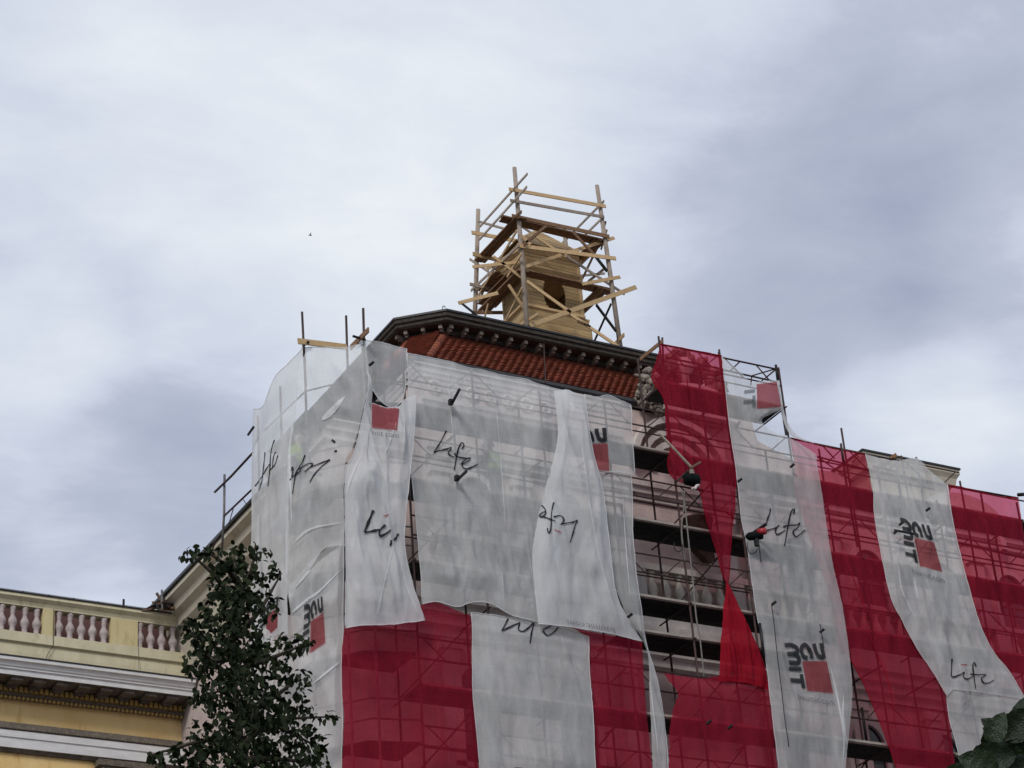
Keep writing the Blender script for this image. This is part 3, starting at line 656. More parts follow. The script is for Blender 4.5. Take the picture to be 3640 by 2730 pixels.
for z in LV:
    for i in range(len(XS)-1):
        a, b = XS[i], XS[i+1]
        if z == 28.06 and not (27.9 < a < 30): continue
        if z == 21.38 and not (26 < a < 30): continue
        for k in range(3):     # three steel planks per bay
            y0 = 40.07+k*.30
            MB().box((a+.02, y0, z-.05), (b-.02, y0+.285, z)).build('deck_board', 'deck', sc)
        MB().box((a, 40.045, z-.02), (b, 40.068, z+.035)).build('toe_board', 'toe', sc)
        MB().box((a-.005, 39.975+.002, z-.1), (b+.005, 40.035, z-.052)).build('ledger', 'steel', sc)
        if z == 21.38: continue
        for dz in (.55, 1.02):
            if z == 26.12 and a > 36 and dz > 1: continue
            MB().tube([(a, 39.985, z+dz), (b, 39.985, z+dz)], .021, 6).build('guard_rail', 'steel', sc)
        if z == 26.12 and a > 36: continue
        w3 = (b-a)/3
        for s_, c_ in ((a+.1, 1), (b-.1, -1)):
            MB().tube([(s_, 39.98, z+1.02), (s_+c_*w3*.9, 39.98, z+.55)], .016, 5).build('brace', 'steel', sc)
        MB().tube([(a, 40.99, z+1.0), (b, 40.99, z+1.0)], .019, 6).build('guard_rail', 'steel', sc)
        if i % 2 == 0 and z < 25: MB().tube([(a, 41.02, z), (b, 41.02, z+1.9)], .019, 6).build('brace', 'steel', sc)
    for x in XS:
        if z == 28.06 and not 27.9 < x < 31.6: continue
        MB().tube([(x, 39.9, z-.07), (x, 41.3, z-.07)], .022, 6).build('transom', 'steel', sc)
# top rails above the nets on the right, as lattice girders
def lattice(x0, x1, z0, z1, n=4):
    MB().tube([(x0, 39.97, z1), (x1, 39.97, z1)], .024, 6).build('guard_rail', 'steel', sc)
    MB().tube([(x0, 39.97, z0), (x1, 39.97, z0)], .024, 6).build('guard_rail', 'steel', sc)
    for i in range(n):
        a = x0+(x1-x0)*i/n; b = x0+(x1-x0)*(i+1)/n
        MB().tube([(a, 39.97, z0 if i % 2 else z1), (b, 39.97, z1 if i % 2 else z0)], .016, 5).build('brace', 'steel', sc)
# left return scaffold decks
for z in (26.1, 24.1, 22.1, 20.1, 18.1, 16.1):
    MB().box((19.0, 41.2, z-.05), (19.7, 43.3, z)).build('deck_board', 'deck', sc)
    MB().add([(19.1, 41.2, z-.05), (19.8, 40.35, z-.05), (20.9, 40.1, z-.05), (20.9, 41.2, z-.05), (19.1, 41.2, z), (19.8, 40.35, z), (20.9, 40.1, z), (20.9, 41.2, z)],
             [(0, 1, 2, 3), (4, 5, 6, 7), (0, 1, 5, 4), (1, 2, 6, 5), (2, 3, 7, 6), (3, 0, 4, 7)]).build('deck_board', 'deck', sc)
    for dz in ((.45, .9) if z < 26 else (.5,)):
        MB().tube([(18.9, 43.3, z+dz), (19.02, 41.2, z+dz), (19.85, 40.25, z+dz), (20.9, 40.02, z+dz)], .02, 6).build('guard_rail', 'steelg', sc)
# tubes reaching out past the left end of the nets
sl = thing('side_guard_frame', 'slim tube handrail and post above the cream side cornice', 'handrail', (19.15, 46.2, 25))
tubeD(q('d', (485, 1025), (484, 1110), (479, 1195)), X=19.15, r_=.03, m_='steelg', nm='post', par=sl)
tubeD(q('d', (464, 1063), (500, 1028), (546, 978)), X=19.1, r_=.03, nm='cross_tube', par=sl)
tubeD(q('z2', (1285, 215), (1445, 62)), X=19.15, r_=.025, nm='rail', par=sl); tubeD(q('z2', (1340, 160), (1310, 265)), X=19.2, r_=.012, nm='tie', par=sl)
tubeD(q('z2', (1390, 118), (1412, 150)), X=19.2, r_=.010, nm='tie', par=sl); tubeD(q('z2', (1245, 340), (1195, 460)), X=19.2, r_=.02, nm='tie', par=sl)
tubeD(q('z3', (75, 1175), (122, 1108)), X=18.45, r_=.03, nm='stub_tube', m_='black')
for a, b in (((430, 690), (483, 590)), ((475, 1250), (533, 1195))):
    A = onY(q('z4', a), 39.6); Bp = onY(q('z4', b), 39.0)
    o = MB().tube([A, Bp], .035, 7).build('stub_tube', 'black', sc)
    MB().box((A.x-.09, A.y-.06, A.z-.06), (A.x+.0, A.y+.03, A.z+.07)).build('coupler', 'black', sc)
for p in [q('z3', (1095, 592)), q('y5', (1390, 745)), q('y5', (1120, 935)), q('y5', (255, 380)), q('z6', (968, 625)), q('z6', (1273, 800)), q('z6', (690, 1410)), q('z6', (555, 1380)), q('z6', (55, 705)), q('y3', (2058, 1205)), q('y5', (1165, 865)), q('z5', (1000, 1335))]:
    A = onY(p, 39.55); MB().tube([A, A+Vector((.07, -.1, .06))], .035, 6).build('coupler', 'black', sc)
tubeD(q('y5', (1130, 905), (1290, 935)), Y=39.55, r_=.03, nm='stub_tube', m_='black'); tubeD(q('y5', (1190, 445), (1340, 480), (1560, 530)), Y=39.93, r_=.022, nm='guard_rail', m_='steelg')
tubeD(q('y5', (1310, 295), (1340, 480), (1385, 735)), Y=39.93, r_=.03, m_='steelg'); tubeD(q('y5', (1140, 275), (1160, 480), (1195, 690)), Y=39.96, r_=.03, m_='steelg')
MB().beam(onY(q('y5', (1145, 275)), 39.9), onY(q('y5', (950, 410)), 40.6), .03, .12, Vector((1, 0, 0))).build('guard_board', 'plank', sc)
tubeD(q('y5', (1645, 1005), (1830, 1048), (2090, 1110), (2230, 1140)), Y=40.2, r_=.03, nm='guard_rail', m_='black')
tubeD(q('z6', (893, 742), (920, 960)), Y=39.6, r_=.035, nm='stub_tube', m_='black'); tubeD(q('y6', (985, 885), (1020, 1130)), Y=40.4, r_=.035, nm='stub_tube', m_='black')
tubeD(q('z5', (365, 120), (380, 470), (425, 1000)), Y=40.0); tubeD(q('z5', (840, 242), (880, 560), (960, 1150)), Y=40.0)
tubeD(q('z5', (1322, 350), (1338, 480)), Y=40.0, r_=.035, m_='black'); tubeD(q('z5', (1335, 480), (1372, 720), (1408, 940)), Y=40.0, r_=.026, m_='steelg')
for (a, b) in (((370, 178), (865, 275)), ((870, 287), (1315, 382)), ((400, 285), (880, 385)), ((880, 390), (1330, 492))):
    tubeD(q('z5', a, b), Y=39.96, r_=.024, nm='guard_rail')
for (a, b) in (((510, 225), (440, 290)), ((670, 250), (780, 365)), ((1015, 325), (930, 405)), ((1160, 355), (1265, 475)), ((1325, 380), (1120, 440)), ((1120, 440), (1110, 520)), ((1320, 390), (1240, 455))):
    tubeD(q('z5', a, b), Y=39.97, r_=.018, nm='brace')
MB().beam(onY(q('z5', (365, 150)), 39.9), onY(q('z5', (180, 300)), 41.0), .03, .1, Vector((1, 0, 0))).build('guard_board', 'plank', sc)
for (a, b) in (((75, 165), (200, 192)), ((200, 192), (310, 215)), ((75, 222), (335, 290)), ((310, 215), (450, 240)), ((340, 268), (450, 295)), ((690, 358), (1010, 415))):
    tubeD(q('z7', a, b), Y=39.97, r_=.024, nm='guard_rail')
for (a, b) in (((110, 175), (165, 235)), ((275, 225), (245, 250)), ((365, 228), (410, 290)), ((85, 225), (250, 340)), ((450, 220), (335, 300))):
    tubeD(q('z7', a, b), Y=39.98, r_=.018, nm='brace')
tubeD(q('z7', (193, 168), (215, 330), (270, 640)), Y=40.0, r_=.03); tubeD(q('z7', (838, 395), (875, 620), (940, 950)), Y=40.0, r_=.03)
tubeD(q('z5', (1870, 1012), (1893, 1160)), Y=39.9, r_=.028)
tubeD(q('z7', (1010, 400), (1040, 398)), Y=39.9, r_=.05, nm='stub_tube', m_='black')

# ================================================================== NETS
def poly(P, t):
    # arc-length parametrised polyline
    L = [0]
    for i in range(1, len(P)): L.append(L[-1]+(P[i]-P[i-1]).length)
    s_ = t*L[-1]
    for i in range(1, len(P)):
        if s_ <= L[i] or i == len(P)-1:
            k = (s_-L[i-1])/max(1e-9, L[i]-L[i-1]); return P[i-1].lerp(P[i], min(1, max(0, k)))
NETS = {}
def net(key, name, label, m_, left, right, top=None, bottom=None, Y=39.85, amp=.10, fx=1.3, fz=.35, nu=44, nv=60, seed=0, Xp=None, group=None, smooth=True, fringe=.012, k=6):
    """drape a cloth between four sighted edges. Y: a depth or four depths (tl, tr, br, bl)"""
    Ys = Y if isinstance(Y, (tuple, list)) else (Y,)*4
    def lift(P, ya, yb):
        n = len(P); return [onY(p, ya+(yb-ya)*i/(n-1)) for i, p in enumerate(P)]
    top = top or [left[0], right[0]]; bottom = bottom or [left[-1], right[-1]]
    Lc = lift(left, Ys[0], Ys[3]); Rc = lift(right, Ys[1], Ys[2]); Tc = lift(top, Ys[0], Ys[1]); Bc = lift(bottom, Ys[3], Ys[2])
    Lc, Rc, Tc, Bc = cr(Lc, k), cr(Rc, k), cr(Tc, k), cr(Bc, k)
    Tc[0] = Lc[0]; Tc[-1] = Rc[0]; Bc[0] = Lc[-1]; Bc[-1] = Rc[-1]
    vs = []
    for j in range(nv+1):
        v = j/nv; l = poly(Lc, v); r_ = poly(Rc, v)
        for i in range(nu+1):
            u = i/nu; t = poly(Tc, u); b = poly(Bc, u)
            p = l.lerp(r_, u)+t.lerp(b, v)-(Tc[0].lerp(Tc[-1], u)).lerp(Bc[0].lerp(Bc[-1], u), v)
            ed = min(1, min(u, 1-u)*5+.25)*min(1, min(v, 1-v)*8+.2)
            s = Vector(((p.x+p.y*.7)*fx, p.z*fz, seed*7.3))
            d = noise.noise(s)*1.0 + noise.noise(s*2.1+Vector((3, 1, 2)))*.5 + noise.noise(Vector((s.x*3.3+s.y*2.5, s.y*1.6, s.z+9)))*.30
            diag = abs(noise.noise(Vector(((p.x-p.z*.6)*.9, (p.x+p.z)*.25, seed*3.1))))
            sag = .35*abs(math.sin(math.pi*(p.z-22.25)/1.95))
            rid = max(0, .22-abs(noise.noise(Vector((p.x*1.5*fx/1.3+p.z*.55, p.z*.30-p.x*.5, seed*5.7+2)))))
            rid2 = max(0, .16-abs(noise.noise(Vector((p.x*2.6*fx/1.3-p.z*.7, p.z*.5, seed*2.3+8)))))
            off = amp*(.55+d*.85-diag*.6+sag+rid*2.0+rid2*.9)
            nd = Vector((0, -1, 0)) if Xp is None else Vector(Xp).normalized()
            fr = Vector((noise.noise(p*9)*fringe, 0, noise.noise(p*9+Vector((5, 5, 5)))*fringe)) if (i in (0, nu) or j in (0, nv)) else Vector()
            vs.append(p+nd*max(0, off)*ed+fr)
    fs = [(j*(nu+1)+i, j*(nu+1)+i+1, (j+1)*(nu+1)+i+1, (j+1)*(nu+1)+i) for j in range(nv) for i in range(nu)]
    me = bpy.data.meshes.new(name); me.from_pydata([tuple(v) for v in vs], [], fs); me.update()
    for pgn in me.polygons: pgn.use_smooth = True
    # origin at the net's middle
    c = sum(vs, Vector())/len(vs); me.transform(Matrix.Translation(-c))
    o = bpy.data.objects.new(name, me); o.location = c; COL.objects.link(o); me.materials.append(M[m_])
    tag(o, label, 'netting', group)
    NETS[key] = (o, BVHTree.FromPolygons([tuple(v) for v in vs], fs), [vs[j*(nu+1)] for j in range(nv+1)], [vs[j*(nu+1)+nu] for j in range(nv+1)], [vs[i] for i in range(nu+1)], [vs[nv*(nu+1)+i] for i in range(nu+1)])
    return o
def hem(key, sides, m_='netd', r_=.011):
    o, _, Lp, Rp, Tp, Bp = NETS[key]
    for s_, P in zip('LRTB', (Lp, Rp, Tp, Bp)):
        if s_ in sides:
            P2 = [p+Vector((0, -.008, 0)) for p in P[::2]]
            MB().tube(P2, [r_*(.8+.5*abs(noise.noise(p*3))) for p in P2], 5).build('hem', m_, o, smooth=True)
GW = 'white netting over the scaffold'; GR = 'red netting over the scaffold'

net('N1', 'net_sheet', 'white netting stretched down the narrow left return of the scaffold, upper sheet', 'netd',
    q('d', (548, 885), (546, 1050), (545, 1200), (544, 1400)), q('d', (655, 748), (640, 900), (629, 1000), (626, 1200), (622, 1372)),
    q('z3', (125, 962), (205, 945), (250, 840), (320, 680), (430, 570), (540, 452)), q('d', (544, 1400), (575, 1392), (600, 1372), (622, 1372)), Y=(43.4, 41.0, 41.0, 43.4), amp=.12, fx=2.2, seed=1, Xp=(-1, -.3, 0), group=GW)
net('N1b', 'net_sheet', 'lower white netting on the left return, mostly behind the dark tree', 'netw',
    q('d', (543, 1360), (543, 1500), (545, 1680)), q('d', (628, 1330), (640, 1500), (655, 1680)), Y=(43.5, 41.1, 41.1, 43.5), amp=.1, fx=2.0, seed=2, Xp=(-1, -.3, 0), group=GW)
net('N2', 'net_sheet', 'slack white netting with a painted squiggle across the slanted corner bay', 'netw',
    q('d', (655, 748), (634, 900), (622, 1000), (617, 1240)), q('d', (789, 735), (797, 830), (765, 960), (745, 1010), (745, 1180)),
    q('z3', (545, 448), (640, 440), (800, 448), (900, 440), (985, 425), (1050, 375)), q('y2', (360, 560), (400, 400), (510, 240), (600, 110), (738, 75)),
    Y=(41.0, 39.95, 39.95, 41.0), amp=.16, fx=1.5, seed=3, Xp=(-.6, -.8, 0), group=GW)
net('N2b', 'net_sheet', 'white netting with creases and a red square logo, left of the lower red netting', 'netw',
    q('d', (622, 1215), (632, 1370), (640, 1500), (650, 1680)), q('d', (743, 1120), (742, 1330), (738, 1450), (741, 1560), (737, 1680)),
    q('y2', (355, 350), (385, 340), (500, 200), (640, 90), (735, 30)), Y=(41.1, 40.02, 40.02, 41.1), amp=.2, fx=1.4, seed=4, Xp=(-.6, -.8, 0), group=GW)
net('N3a', 'net_flap', 'small white netting flap with a torn lower edge at the left end of the front', 'nett',
    q('z3', (1050, 378), (1062, 500), (1075, 640), (1120, 790)), q('z3', (1410, 455), (1405, 600), (1400, 760), (1380, 880)),
    q('z3', (1050, 378), (1180, 395), (1300, 430), (1410, 455)), q('z3', (1120, 790), (1180, 880), (1250, 935), (1310, 945), (1380, 880)), Y=39.9, amp=.06, seed=5, nu=24, nv=24, group=GW)
net('N3b', 'net_sheet', 'loose white netting strip, pinched and torn, with a red square near its top', 'netd',
    q('z3', (1075, 640), (1090, 760), (1030, 1060), (960, 1350), (890, 1500)) + q('d', (746, 1180), (746, 1357)),
    q('z3', (1480, 838), (1478, 1000)) + q('d', (886, 1010), (872, 1160), (888, 1255), (917, 1340)),
    q('z3', (1075, 640), (1110, 700), (1090, 900), (1130, 905), (1240, 945), (1340, 935), (1400, 870), (1480, 838)), q('d', (746, 1357), (780, 1352), (840, 1350), (880, 1345), (917, 1340)),
    Y=39.5, amp=.16, fx=1.8, seed=6, nu=50, nv=80, group=GW)
net('N4', 'net_sheet', 'broad white netting with large painted letters hanging down the front', 'netw',
    q('d', (879, 764), (882, 900), (887, 1015), (903, 1180), (912, 1306)), q('d', (1204, 846), (1215, 1000), (1215, 1150), (1200, 1300), (1200, 1352)),
    q('z4', (95, 325), (200, 345), (350, 378), (440, 400), (520, 430), (700, 465), (800, 490), (960, 515), (1040, 550), (1150, 580), (1250, 600), (1290, 590)),
    q('d', (912, 1306), (940, 1300), (985, 1312), (1020, 1302), (1060, 1306), (1110, 1332), (1200, 1352)), Y=39.8, amp=.14, seed=7, nu=70, nv=80, group=GW)
net('N4b', 'net_sheet', 'whitest netting, with a painted squiggle, flaring out over the top of red netting', 'netd',
    q('d', (1196, 845), (1203, 950), (1175, 1060), (1150, 1180), (1155, 1280), (1163, 1348)), q('d', (1263, 852), (1275, 960), (1300, 1060), (1312, 1160), (1328, 1275), (1350, 1330), (1387, 1386)),
    q('z4', (1280, 588), (1340, 620), (1415, 632)), q('d', (1163, 1348), (1235, 1356), (1300, 1366), (1387, 1386)), Y=39.7, amp=.12, seed=8, nu=44, nv=80, group=GW)
net('N5', 'net_sheet', 'thin white netting with a dark logo beside the open scaffold bays', 'nett',
    q('z4', (1400, 630), (1405, 800), (1440, 1000), (1480, 1215)), q('z4', (1745, 705), (1752, 900), (1765, 1100), (1775, 1222)),
    q('z4', (1410, 632), (1500, 650), (1575, 632), (1650, 665), (1745, 705)), q('z4', (1480, 1215), (1620, 1200), (1775, 1222)), Y=39.86, amp=.08, seed=9, nu=30, nv=30, group=GW)
net('N5b', 'net_sheet', 'long thin grey netting narrowing down along the open scaffold bays', 'nett',
    q('z4', (1480, 1180), (1510, 1400), (1540, 1660)) + q('d', (1340, 1300), (1395, 1400), (1402, 1500), (1412, 1700)), q('z4', (1748, 1190), (1755, 1400), (1760, 1658)) + q('d', (1372, 1220), (1382, 1300), (1395, 1390), (1422, 1480), (1438, 1600), (1446, 1700)),
    Y=39.93, amp=.07, fx=2.5, seed=10, nu=34, nv=70, group=GW)
net('N6', 'net_sheet', 'wide dark red netting at the lower left of the front', 'netr',
    q('d', (744, 1352), (738, 1410), (739, 1500), (742, 1560), (736, 1700)), q('z8', (1000, 540), (1014, 640), (1012, 1000), (1020, 1150), (1045, 1400), (1065, 1680)),
    q('d', (744, 1352), (830, 1340), (900, 1310), (935, 1300), (985, 1318), (1012, 1330)), Y=39.92, amp=.08, seed=11, nu=50, nv=50, group=GR)
net('N7', 'net_sheet', 'pale netting bearing an upside-down painted word, hung between two red ones', 'netw',
    q('z8', (1008, 535), (1014, 660), (1014, 1000), (1022, 1150), (1047, 1400), (1070, 1680)), q('z8', (1812, 700), (1816, 900), (1838, 1200), (1848, 1450), (1860, 1680)),
    q('z8', (1008, 535), (1200, 560), (1500, 610), (1665, 650), (1812, 700)), Y=39.87, amp=.08, seed=12, nu=44, nv=50, group=GW)
net('N8', 'net_sheet', 'bright red netting below the flared white one, right of the upside-down word', 'netr',
    q('z8', (1665, 620), (1780, 700), (1800, 900), (1835, 1200), (1850, 1450), (1855, 1680)), q('z8', (2178, 735), (2185, 900), (2205, 1200), (2230, 1450), (2255, 1680)),
    q('z8', (1665, 620), (1800, 660), (2020, 700), (2178, 735)), Y=39.92, amp=.07, seed=13, nu=36, nv=50, group=GR)
net('N9', 'net_sheet', 'tall crimson netting hung from the highest scaffold rail, gathered to a point below', 'netr',
    q('z5', (352, 178), (310, 330), (270, 470), (372, 640), (385, 800), (400, 960), (432, 1050), (405, 1180), (445, 1300), (540, 1350), (670, 1410), (700, 1520)) + q('z6', (530, 0), (600, 250), (650, 420), (680, 490)),
    q('z5', (862, 275), (872, 500), (920, 850), (975, 1170), (972, 1450), (962, 1659)) + q('z6', (722, 60), (705, 250), (700, 400), (690, 490)),
    q('z5', (352, 178), (600, 225), (862, 275)), Y=39.88, amp=.12, fx=3.4, fz=.25, seed=14, nu=60, nv=100, group=GR)
net('N10', 'net_sheet', 'bright red bunched netting fanning out from the knot like a skirt', 'netrd',
    q('z6', (680, 488), (658, 650), (648, 800), (640, 900), (632, 1110)), q('z6', (692, 488), (760, 640), (850, 830), (920, 1000), (952, 1165)),
    q('z6', (680, 488), (692, 488)), q('z6', (632, 1110), (800, 1120), (952, 1165)), Y=39.82, amp=.13, fx=4.5, fz=.15, seed=15, nu=50, nv=50, group=GR)
net('N11', 'net_sheet', 'torn dark red netting below the open bays, with a ragged left edge', 'netr',
    q('z6', (280, 1058), (330, 1130), (372, 1190), (350, 1260), (330, 1330), (318, 1450), (315, 1720)), q('z6', (950, 1110), (955, 1200), (978, 1400), (992, 1550), (1008, 1720)),
    q('z6', (280, 1058), (400, 1080), (540, 1092), (630, 1075), (800, 1085), (950, 1110)), Y=39.9, amp=.07, seed=16, nu=40, nv=50, fringe=.05, group=GR)
net('N12', 'net_sheet', 'long white netting with painted word and red square logo, right of the open bays', 'nett',
    q('z5', (865, 280), (890, 480), (925, 850), (975, 1170), (1000, 1400), (1030, 1659)) + q('z6', (800, 200), (832, 400), (858, 600), (895, 800), (932, 1000), (955, 1200), (985, 1450), (1018, 1700)),
    q('z5', (1335, 480), (1352, 600), (1368, 710), (1280, 765), (1195, 820), (1285, 910), (1430, 962), (1655, 1100)) + q('z7', (80, 235), (105, 400), (150, 700), (200, 920), (230, 1130), (245, 1310), (228, 1500), (210, 1700)),
    q('z5', (865, 280), (950, 345), (1040, 425), (1115, 500), (1180, 488), (1335, 480)), Y=39.70, amp=.08, fx=1.6, seed=17, nu=56, nv=110, k=3, group=GW)
net('N13', 'net_strip', 'twisted narrow grey netting swooping down from the tall scaffold post', 'netd',
    q('z5', (1330, 480), (1345, 620), (1362, 740), (1400, 860), (1450, 945), (1540, 985), (1640, 1010)), q('z5', (1345, 480), (1368, 620), (1392, 740), (1432, 850), (1490, 930), (1560, 975), (1642, 1004)),
    Y=39.8, amp=.02, fx=4, seed=18, nu=8, nv=50, group=GW)
net('N14', 'net_sheet', 'dark red netting sweeping down to the right between two pale nettings', 'netr',
    q('z5', (1440, 962), (1480, 1200), (1500, 1500)) + q('y6', (760, 100), (800, 400), (880, 500), (960, 640), (1060, 860), (1150, 1080), (1260, 1380)),
    q('z7', (305, 215), (335, 380), (350, 520), (385, 680), (425, 880), (480, 990), (560, 1130), (640, 1250), (680, 1330), (690, 1430), (725, 1700)),
    q('z5', (1440, 962), (1660, 1022)) + q('z7', (190, 195), (305, 215)), Y=39.93, amp=.08, fx=2.2, seed=19, nu=50, nv=90, group=GR)
net('N15', 'net_sheet', 'pale netting with a slanting logo and a painted word, sweeping down to the right', 'netw',
    q('z7', (305, 212), (338, 380), (345, 520), (375, 680), (420, 880), (475, 985), (550, 1125), (620, 1230), (680, 1330)), q('z7', (682, 355), (700, 500), (738, 680), (810, 940), (890, 1120), (960, 1215), (1045, 1345)),
    q('z7', (305, 212), (370, 232), (450, 245), (540, 232), (600, 290), (682, 355)), q('z7', (680, 1292), (850, 1315), (1045, 1345)), Y=39.8, amp=.12, fx=1.6, seed=20, nu=50, nv=90, group=GW)
net('N15b', 'net_sheet', 'thin pale netting in the lower right corner, behind the near leaves', 'nett',
    q('z7', (672, 1285), (690, 1430), (725, 1560), (755, 1700)), q('z7', (1060, 1340), (1100, 1500), (1130, 1700)), Y=39.88, amp=.08, seed=21, nu=34, nv=40, group=GW)
net('N16', 'net_sheet', 'crimson netting at the right edge of the picture, over the arched gable', 'netr',
    q('z7', (676, 355), (695, 500), (735, 680), (805, 930), (885, 1120), (955, 1215), (1045, 1350)), q('z7', (1010, 415), (1030, 560), (1050, 800), (1070, 1100), (1100, 1400)),
    q('z7', (676, 355), (760, 370), (840, 392), (930, 412), (1010, 415)), Y=39.9, amp=.09, fx=2, seed=22, nu=44, nv=60, group=GR)
for k_, s_ in (('N3b', 'LRB'), ('N4', 'LTB'), ('N4b', 'RB'), ('N1', 'LT'), ('N2', 'T'), ('N3a', 'RTB'), ('N5', 'RTB'), ('N12', 'L'), ('N7', 'LRT'), ('N15', 'LR'), ('N5b', 'R'), ('N2b', 'R'), ('N15b', 'L')): hem(k_, s_)
for k_, s_ in (('N9', 'LRT'), ('N14', 'LT'), ('N16', 'T')): hem(k_, s_, 'netrd', .012)

# ------------------------------------------------------------------ print on the nets
def project(key, pts, off=.022, near=None):
    bv = NETS[key][1]; out = []
    for p in pts:
        d = sight(p); h = bv.ray_cast(CAM, d)
        out.append(h[0]-d*off if h[0] else None)
    return out
def printmesh(key, V2, F, name, m_, off=.030):
    P = project(key, V2, off); idx = {}; vs = []; fs = []
    for f in F:
        if all(P[i] is not None for i in f):
            fs.append(tuple(idx.setdefault(i, len(idx)) for i in f))
    if not fs: return
    vs = [None]*len(idx)
    for i, j in idx.items(): vs[j] = tuple(P[i])
    mb = MB(); mb.v = vs; mb.f = fs
    me = bpy.data.meshes.new(name); me.from_pydata(vs, [], fs); me.update()
    link(name, me, m_, NETS[key][0])
def ribbon(pts, w, n=8, taper=False):
    C_ = [Vector(p) for p in cr([Vector((p[0], p[1], 0)) for p in pts], n if len(pts) > 2 else 1)]
    if len(pts) == 2: C_ = [C_[0].lerp(C_[1], k/6) for k in range(7)]
    V, F = [], []
    for i, c in enumerate(C_):
        d = (C_[min(i+1, len(C_)-1)]-C_[max(0, i-1)]).normalized(); nn = Vector((-d.y, d.x, 0))
        t = i/(len(C_)-1); ww = w if not taper else w*max(.08, math.sin(math.pi*t)**.7) if taper == 'ends' else w*(1.25-.55*abs(math.sin(t*5)))
        V += [((c-nn*ww/2).x, (c-nn*ww/2).y), (c.x, c.y), ((c+nn*ww/2).x, (c+nn*ww/2).y)]
    for i in range(len(C_)-1):
        a = i*3; F += [(a, a+1, a+4, a+3), (a+1, a+2, a+5, a+4)]
    return V, F
def stroke(key, zk, strokes, w, name='painted_word', m_='ink', taper=True):
    V, F = [], []
    for st in strokes:
        ww = w
        if isinstance(st[0], (int, float)): ww = w*st[0]; st = st[1:]
        pts = q(zk, *st); v, f = ribbon(pts, ww, 7, taper); o = len(V); V += v; F += [tuple(i+o for i in g) for g in f]
    printmesh(key, V, F, name, m_)
stroke('N4', 'c1', [[(600, 210), (480, 450), (390, 600), (290, 745)], [(290, 745), (450, 700), (600, 665), (735, 615)], [(720, 650), (650, 750), (680, 810), (800, 870)],
                    [(980, 660), (1030, 590), (1010, 520), (960, 520), (900, 650), (850, 850), (820, 1020), (795, 1180)], [(800, 760), (850, 840), (1050, 890), (1200, 880)],
                    [(1200, 890), (1100, 900), (990, 1000), (1020, 1020), (1180, 930)], [(975, 1010), (1010, 1110), (1100, 1150), (1250, 1100), (1370, 1035)]], 5.6)
stroke('N4b', 'c2', [[(265, 375), (430, 310), (560, 315), (650, 430), (660, 540), (560, 630), (480, 600), (560, 510), (650, 480)], [(600, 630), (780, 700), (950, 770)],
                     [(905, 210), (860, 360), (830, 600), (825, 850), (810, 1020), (765, 1110), (715, 1040), (720, 960)],
                     [(895, 640), (1050, 605), (1150, 630), (1200, 720), (1170, 800), (1100, 875)], [(1130, 850), (1350, 810), (1480, 790), (1600, 730)], [(1600, 740), (1530, 900), (1460, 1150), (1380, 1400)]], 5.2)
stroke('N4b', 'c2', [[(910, 1005), (1030, 1060), (1140, 1110)]], 4, m_='inkr')
stroke('N3b', 'c3', [[1.2, (530, 310), (460, 480), (350, 740), (240, 1020)], [(240, 1030), (400, 1010), (600, 970), (740, 940)], [(920, 790), (780, 930), (720, 1060), (780, 1150), (950, 1070), (1100, 955)],
                     [(1350, 1080), (1270, 1220), (1205, 1310)], [(1110, 1290), (1110, 1380), (1075, 1480)]], 8.5)
stroke('N3b', 'c3', [[(860, 490), (940, 490), (1040, 440)]], 5, m_='inkr')
stroke('N12', 'c4', [[(540, 260), (520, 400), (460, 560), (400, 760)], [(420, 980), (600, 920), (740, 880), (830, 780)], [(740, 890), (700, 1000), (760, 1100), (900, 1050), (1030, 960)],
                     [(1300, 420), (1330, 290), (1260, 290), (1200, 430), (1140, 700), (1080, 1050), (1000, 1480)], [(960, 850), (1100, 810), (1400, 790), (1500, 720), (1440, 870), (1300, 990), (1300, 1090), (1380, 1170), (1500, 1110), (1680, 950)]], 5.5)
stroke('N15', 'y8', [[(325, 160), (320, 280), (325, 405), (430, 380), (495, 340)], [(495, 345), (480, 400), (530, 440), (610, 405)], [(655, 265), (630, 210), (610, 260), (625, 400), (650, 570)], [(575, 370), (680, 380), (790, 380), (730, 430), (760, 490), (830, 490), (905, 450)]], 5)
stroke('N15', 'y8', [[(450, 240), (535, 240)]], 3.5, m_='inkr')
stroke('N7', 'z8', [[(1268, 565), (1235, 630), (1225, 655), (1300, 620), (1345, 600)], [(1340, 605), (1335, 650), (1370, 660), (1420, 620), (1430, 600)], [(1440, 605), (1425, 660), (1412, 745)], [(1500, 660), (1540, 690), (1600, 640), (1570, 620), (1500, 650)]], 6)
stroke('N2', 'c7', [[(1175, 490), (1120, 640), (1030, 790), (960, 930), (930, 1120), (890, 1370)], [(830, 1070), (880, 950), (900, 800), (880, 780), (850, 860)], [(850, 1010), (960, 930), (1075, 860)],
                    [(1045, 830), (1180, 720), (1310, 680), (1330, 730), (1160, 870)], [(1290, 770), (1500, 690), (1740, 590)], [(1740, 595), (1500, 800), (1370, 960), (1280, 1110)]], 5)
stroke('N2', 'c7', [[(1780, 150), (1860, 210)], [(1840, 420), (1900, 390)]], 9)
stroke('N1', 'c7', [[(480, 150), (420, 330), (390, 560), (370, 850), (330, 1200)], [(510, 420), (460, 530), (430, 800)], [(560, 500), (480, 720), (350, 860)], [(265, 430), (240, 700), (210, 950)], [(40, 1200), (190, 990), (300, 800), (370, 700)], [(210, 960), (190, 1100), (120, 1300)]], 3.6)
def fold(key, zk, *lines, m_='netd', w=5):
    for ln in lines: stroke(key, zk, [list(ln)], w, 'fold', m_, 'ends')
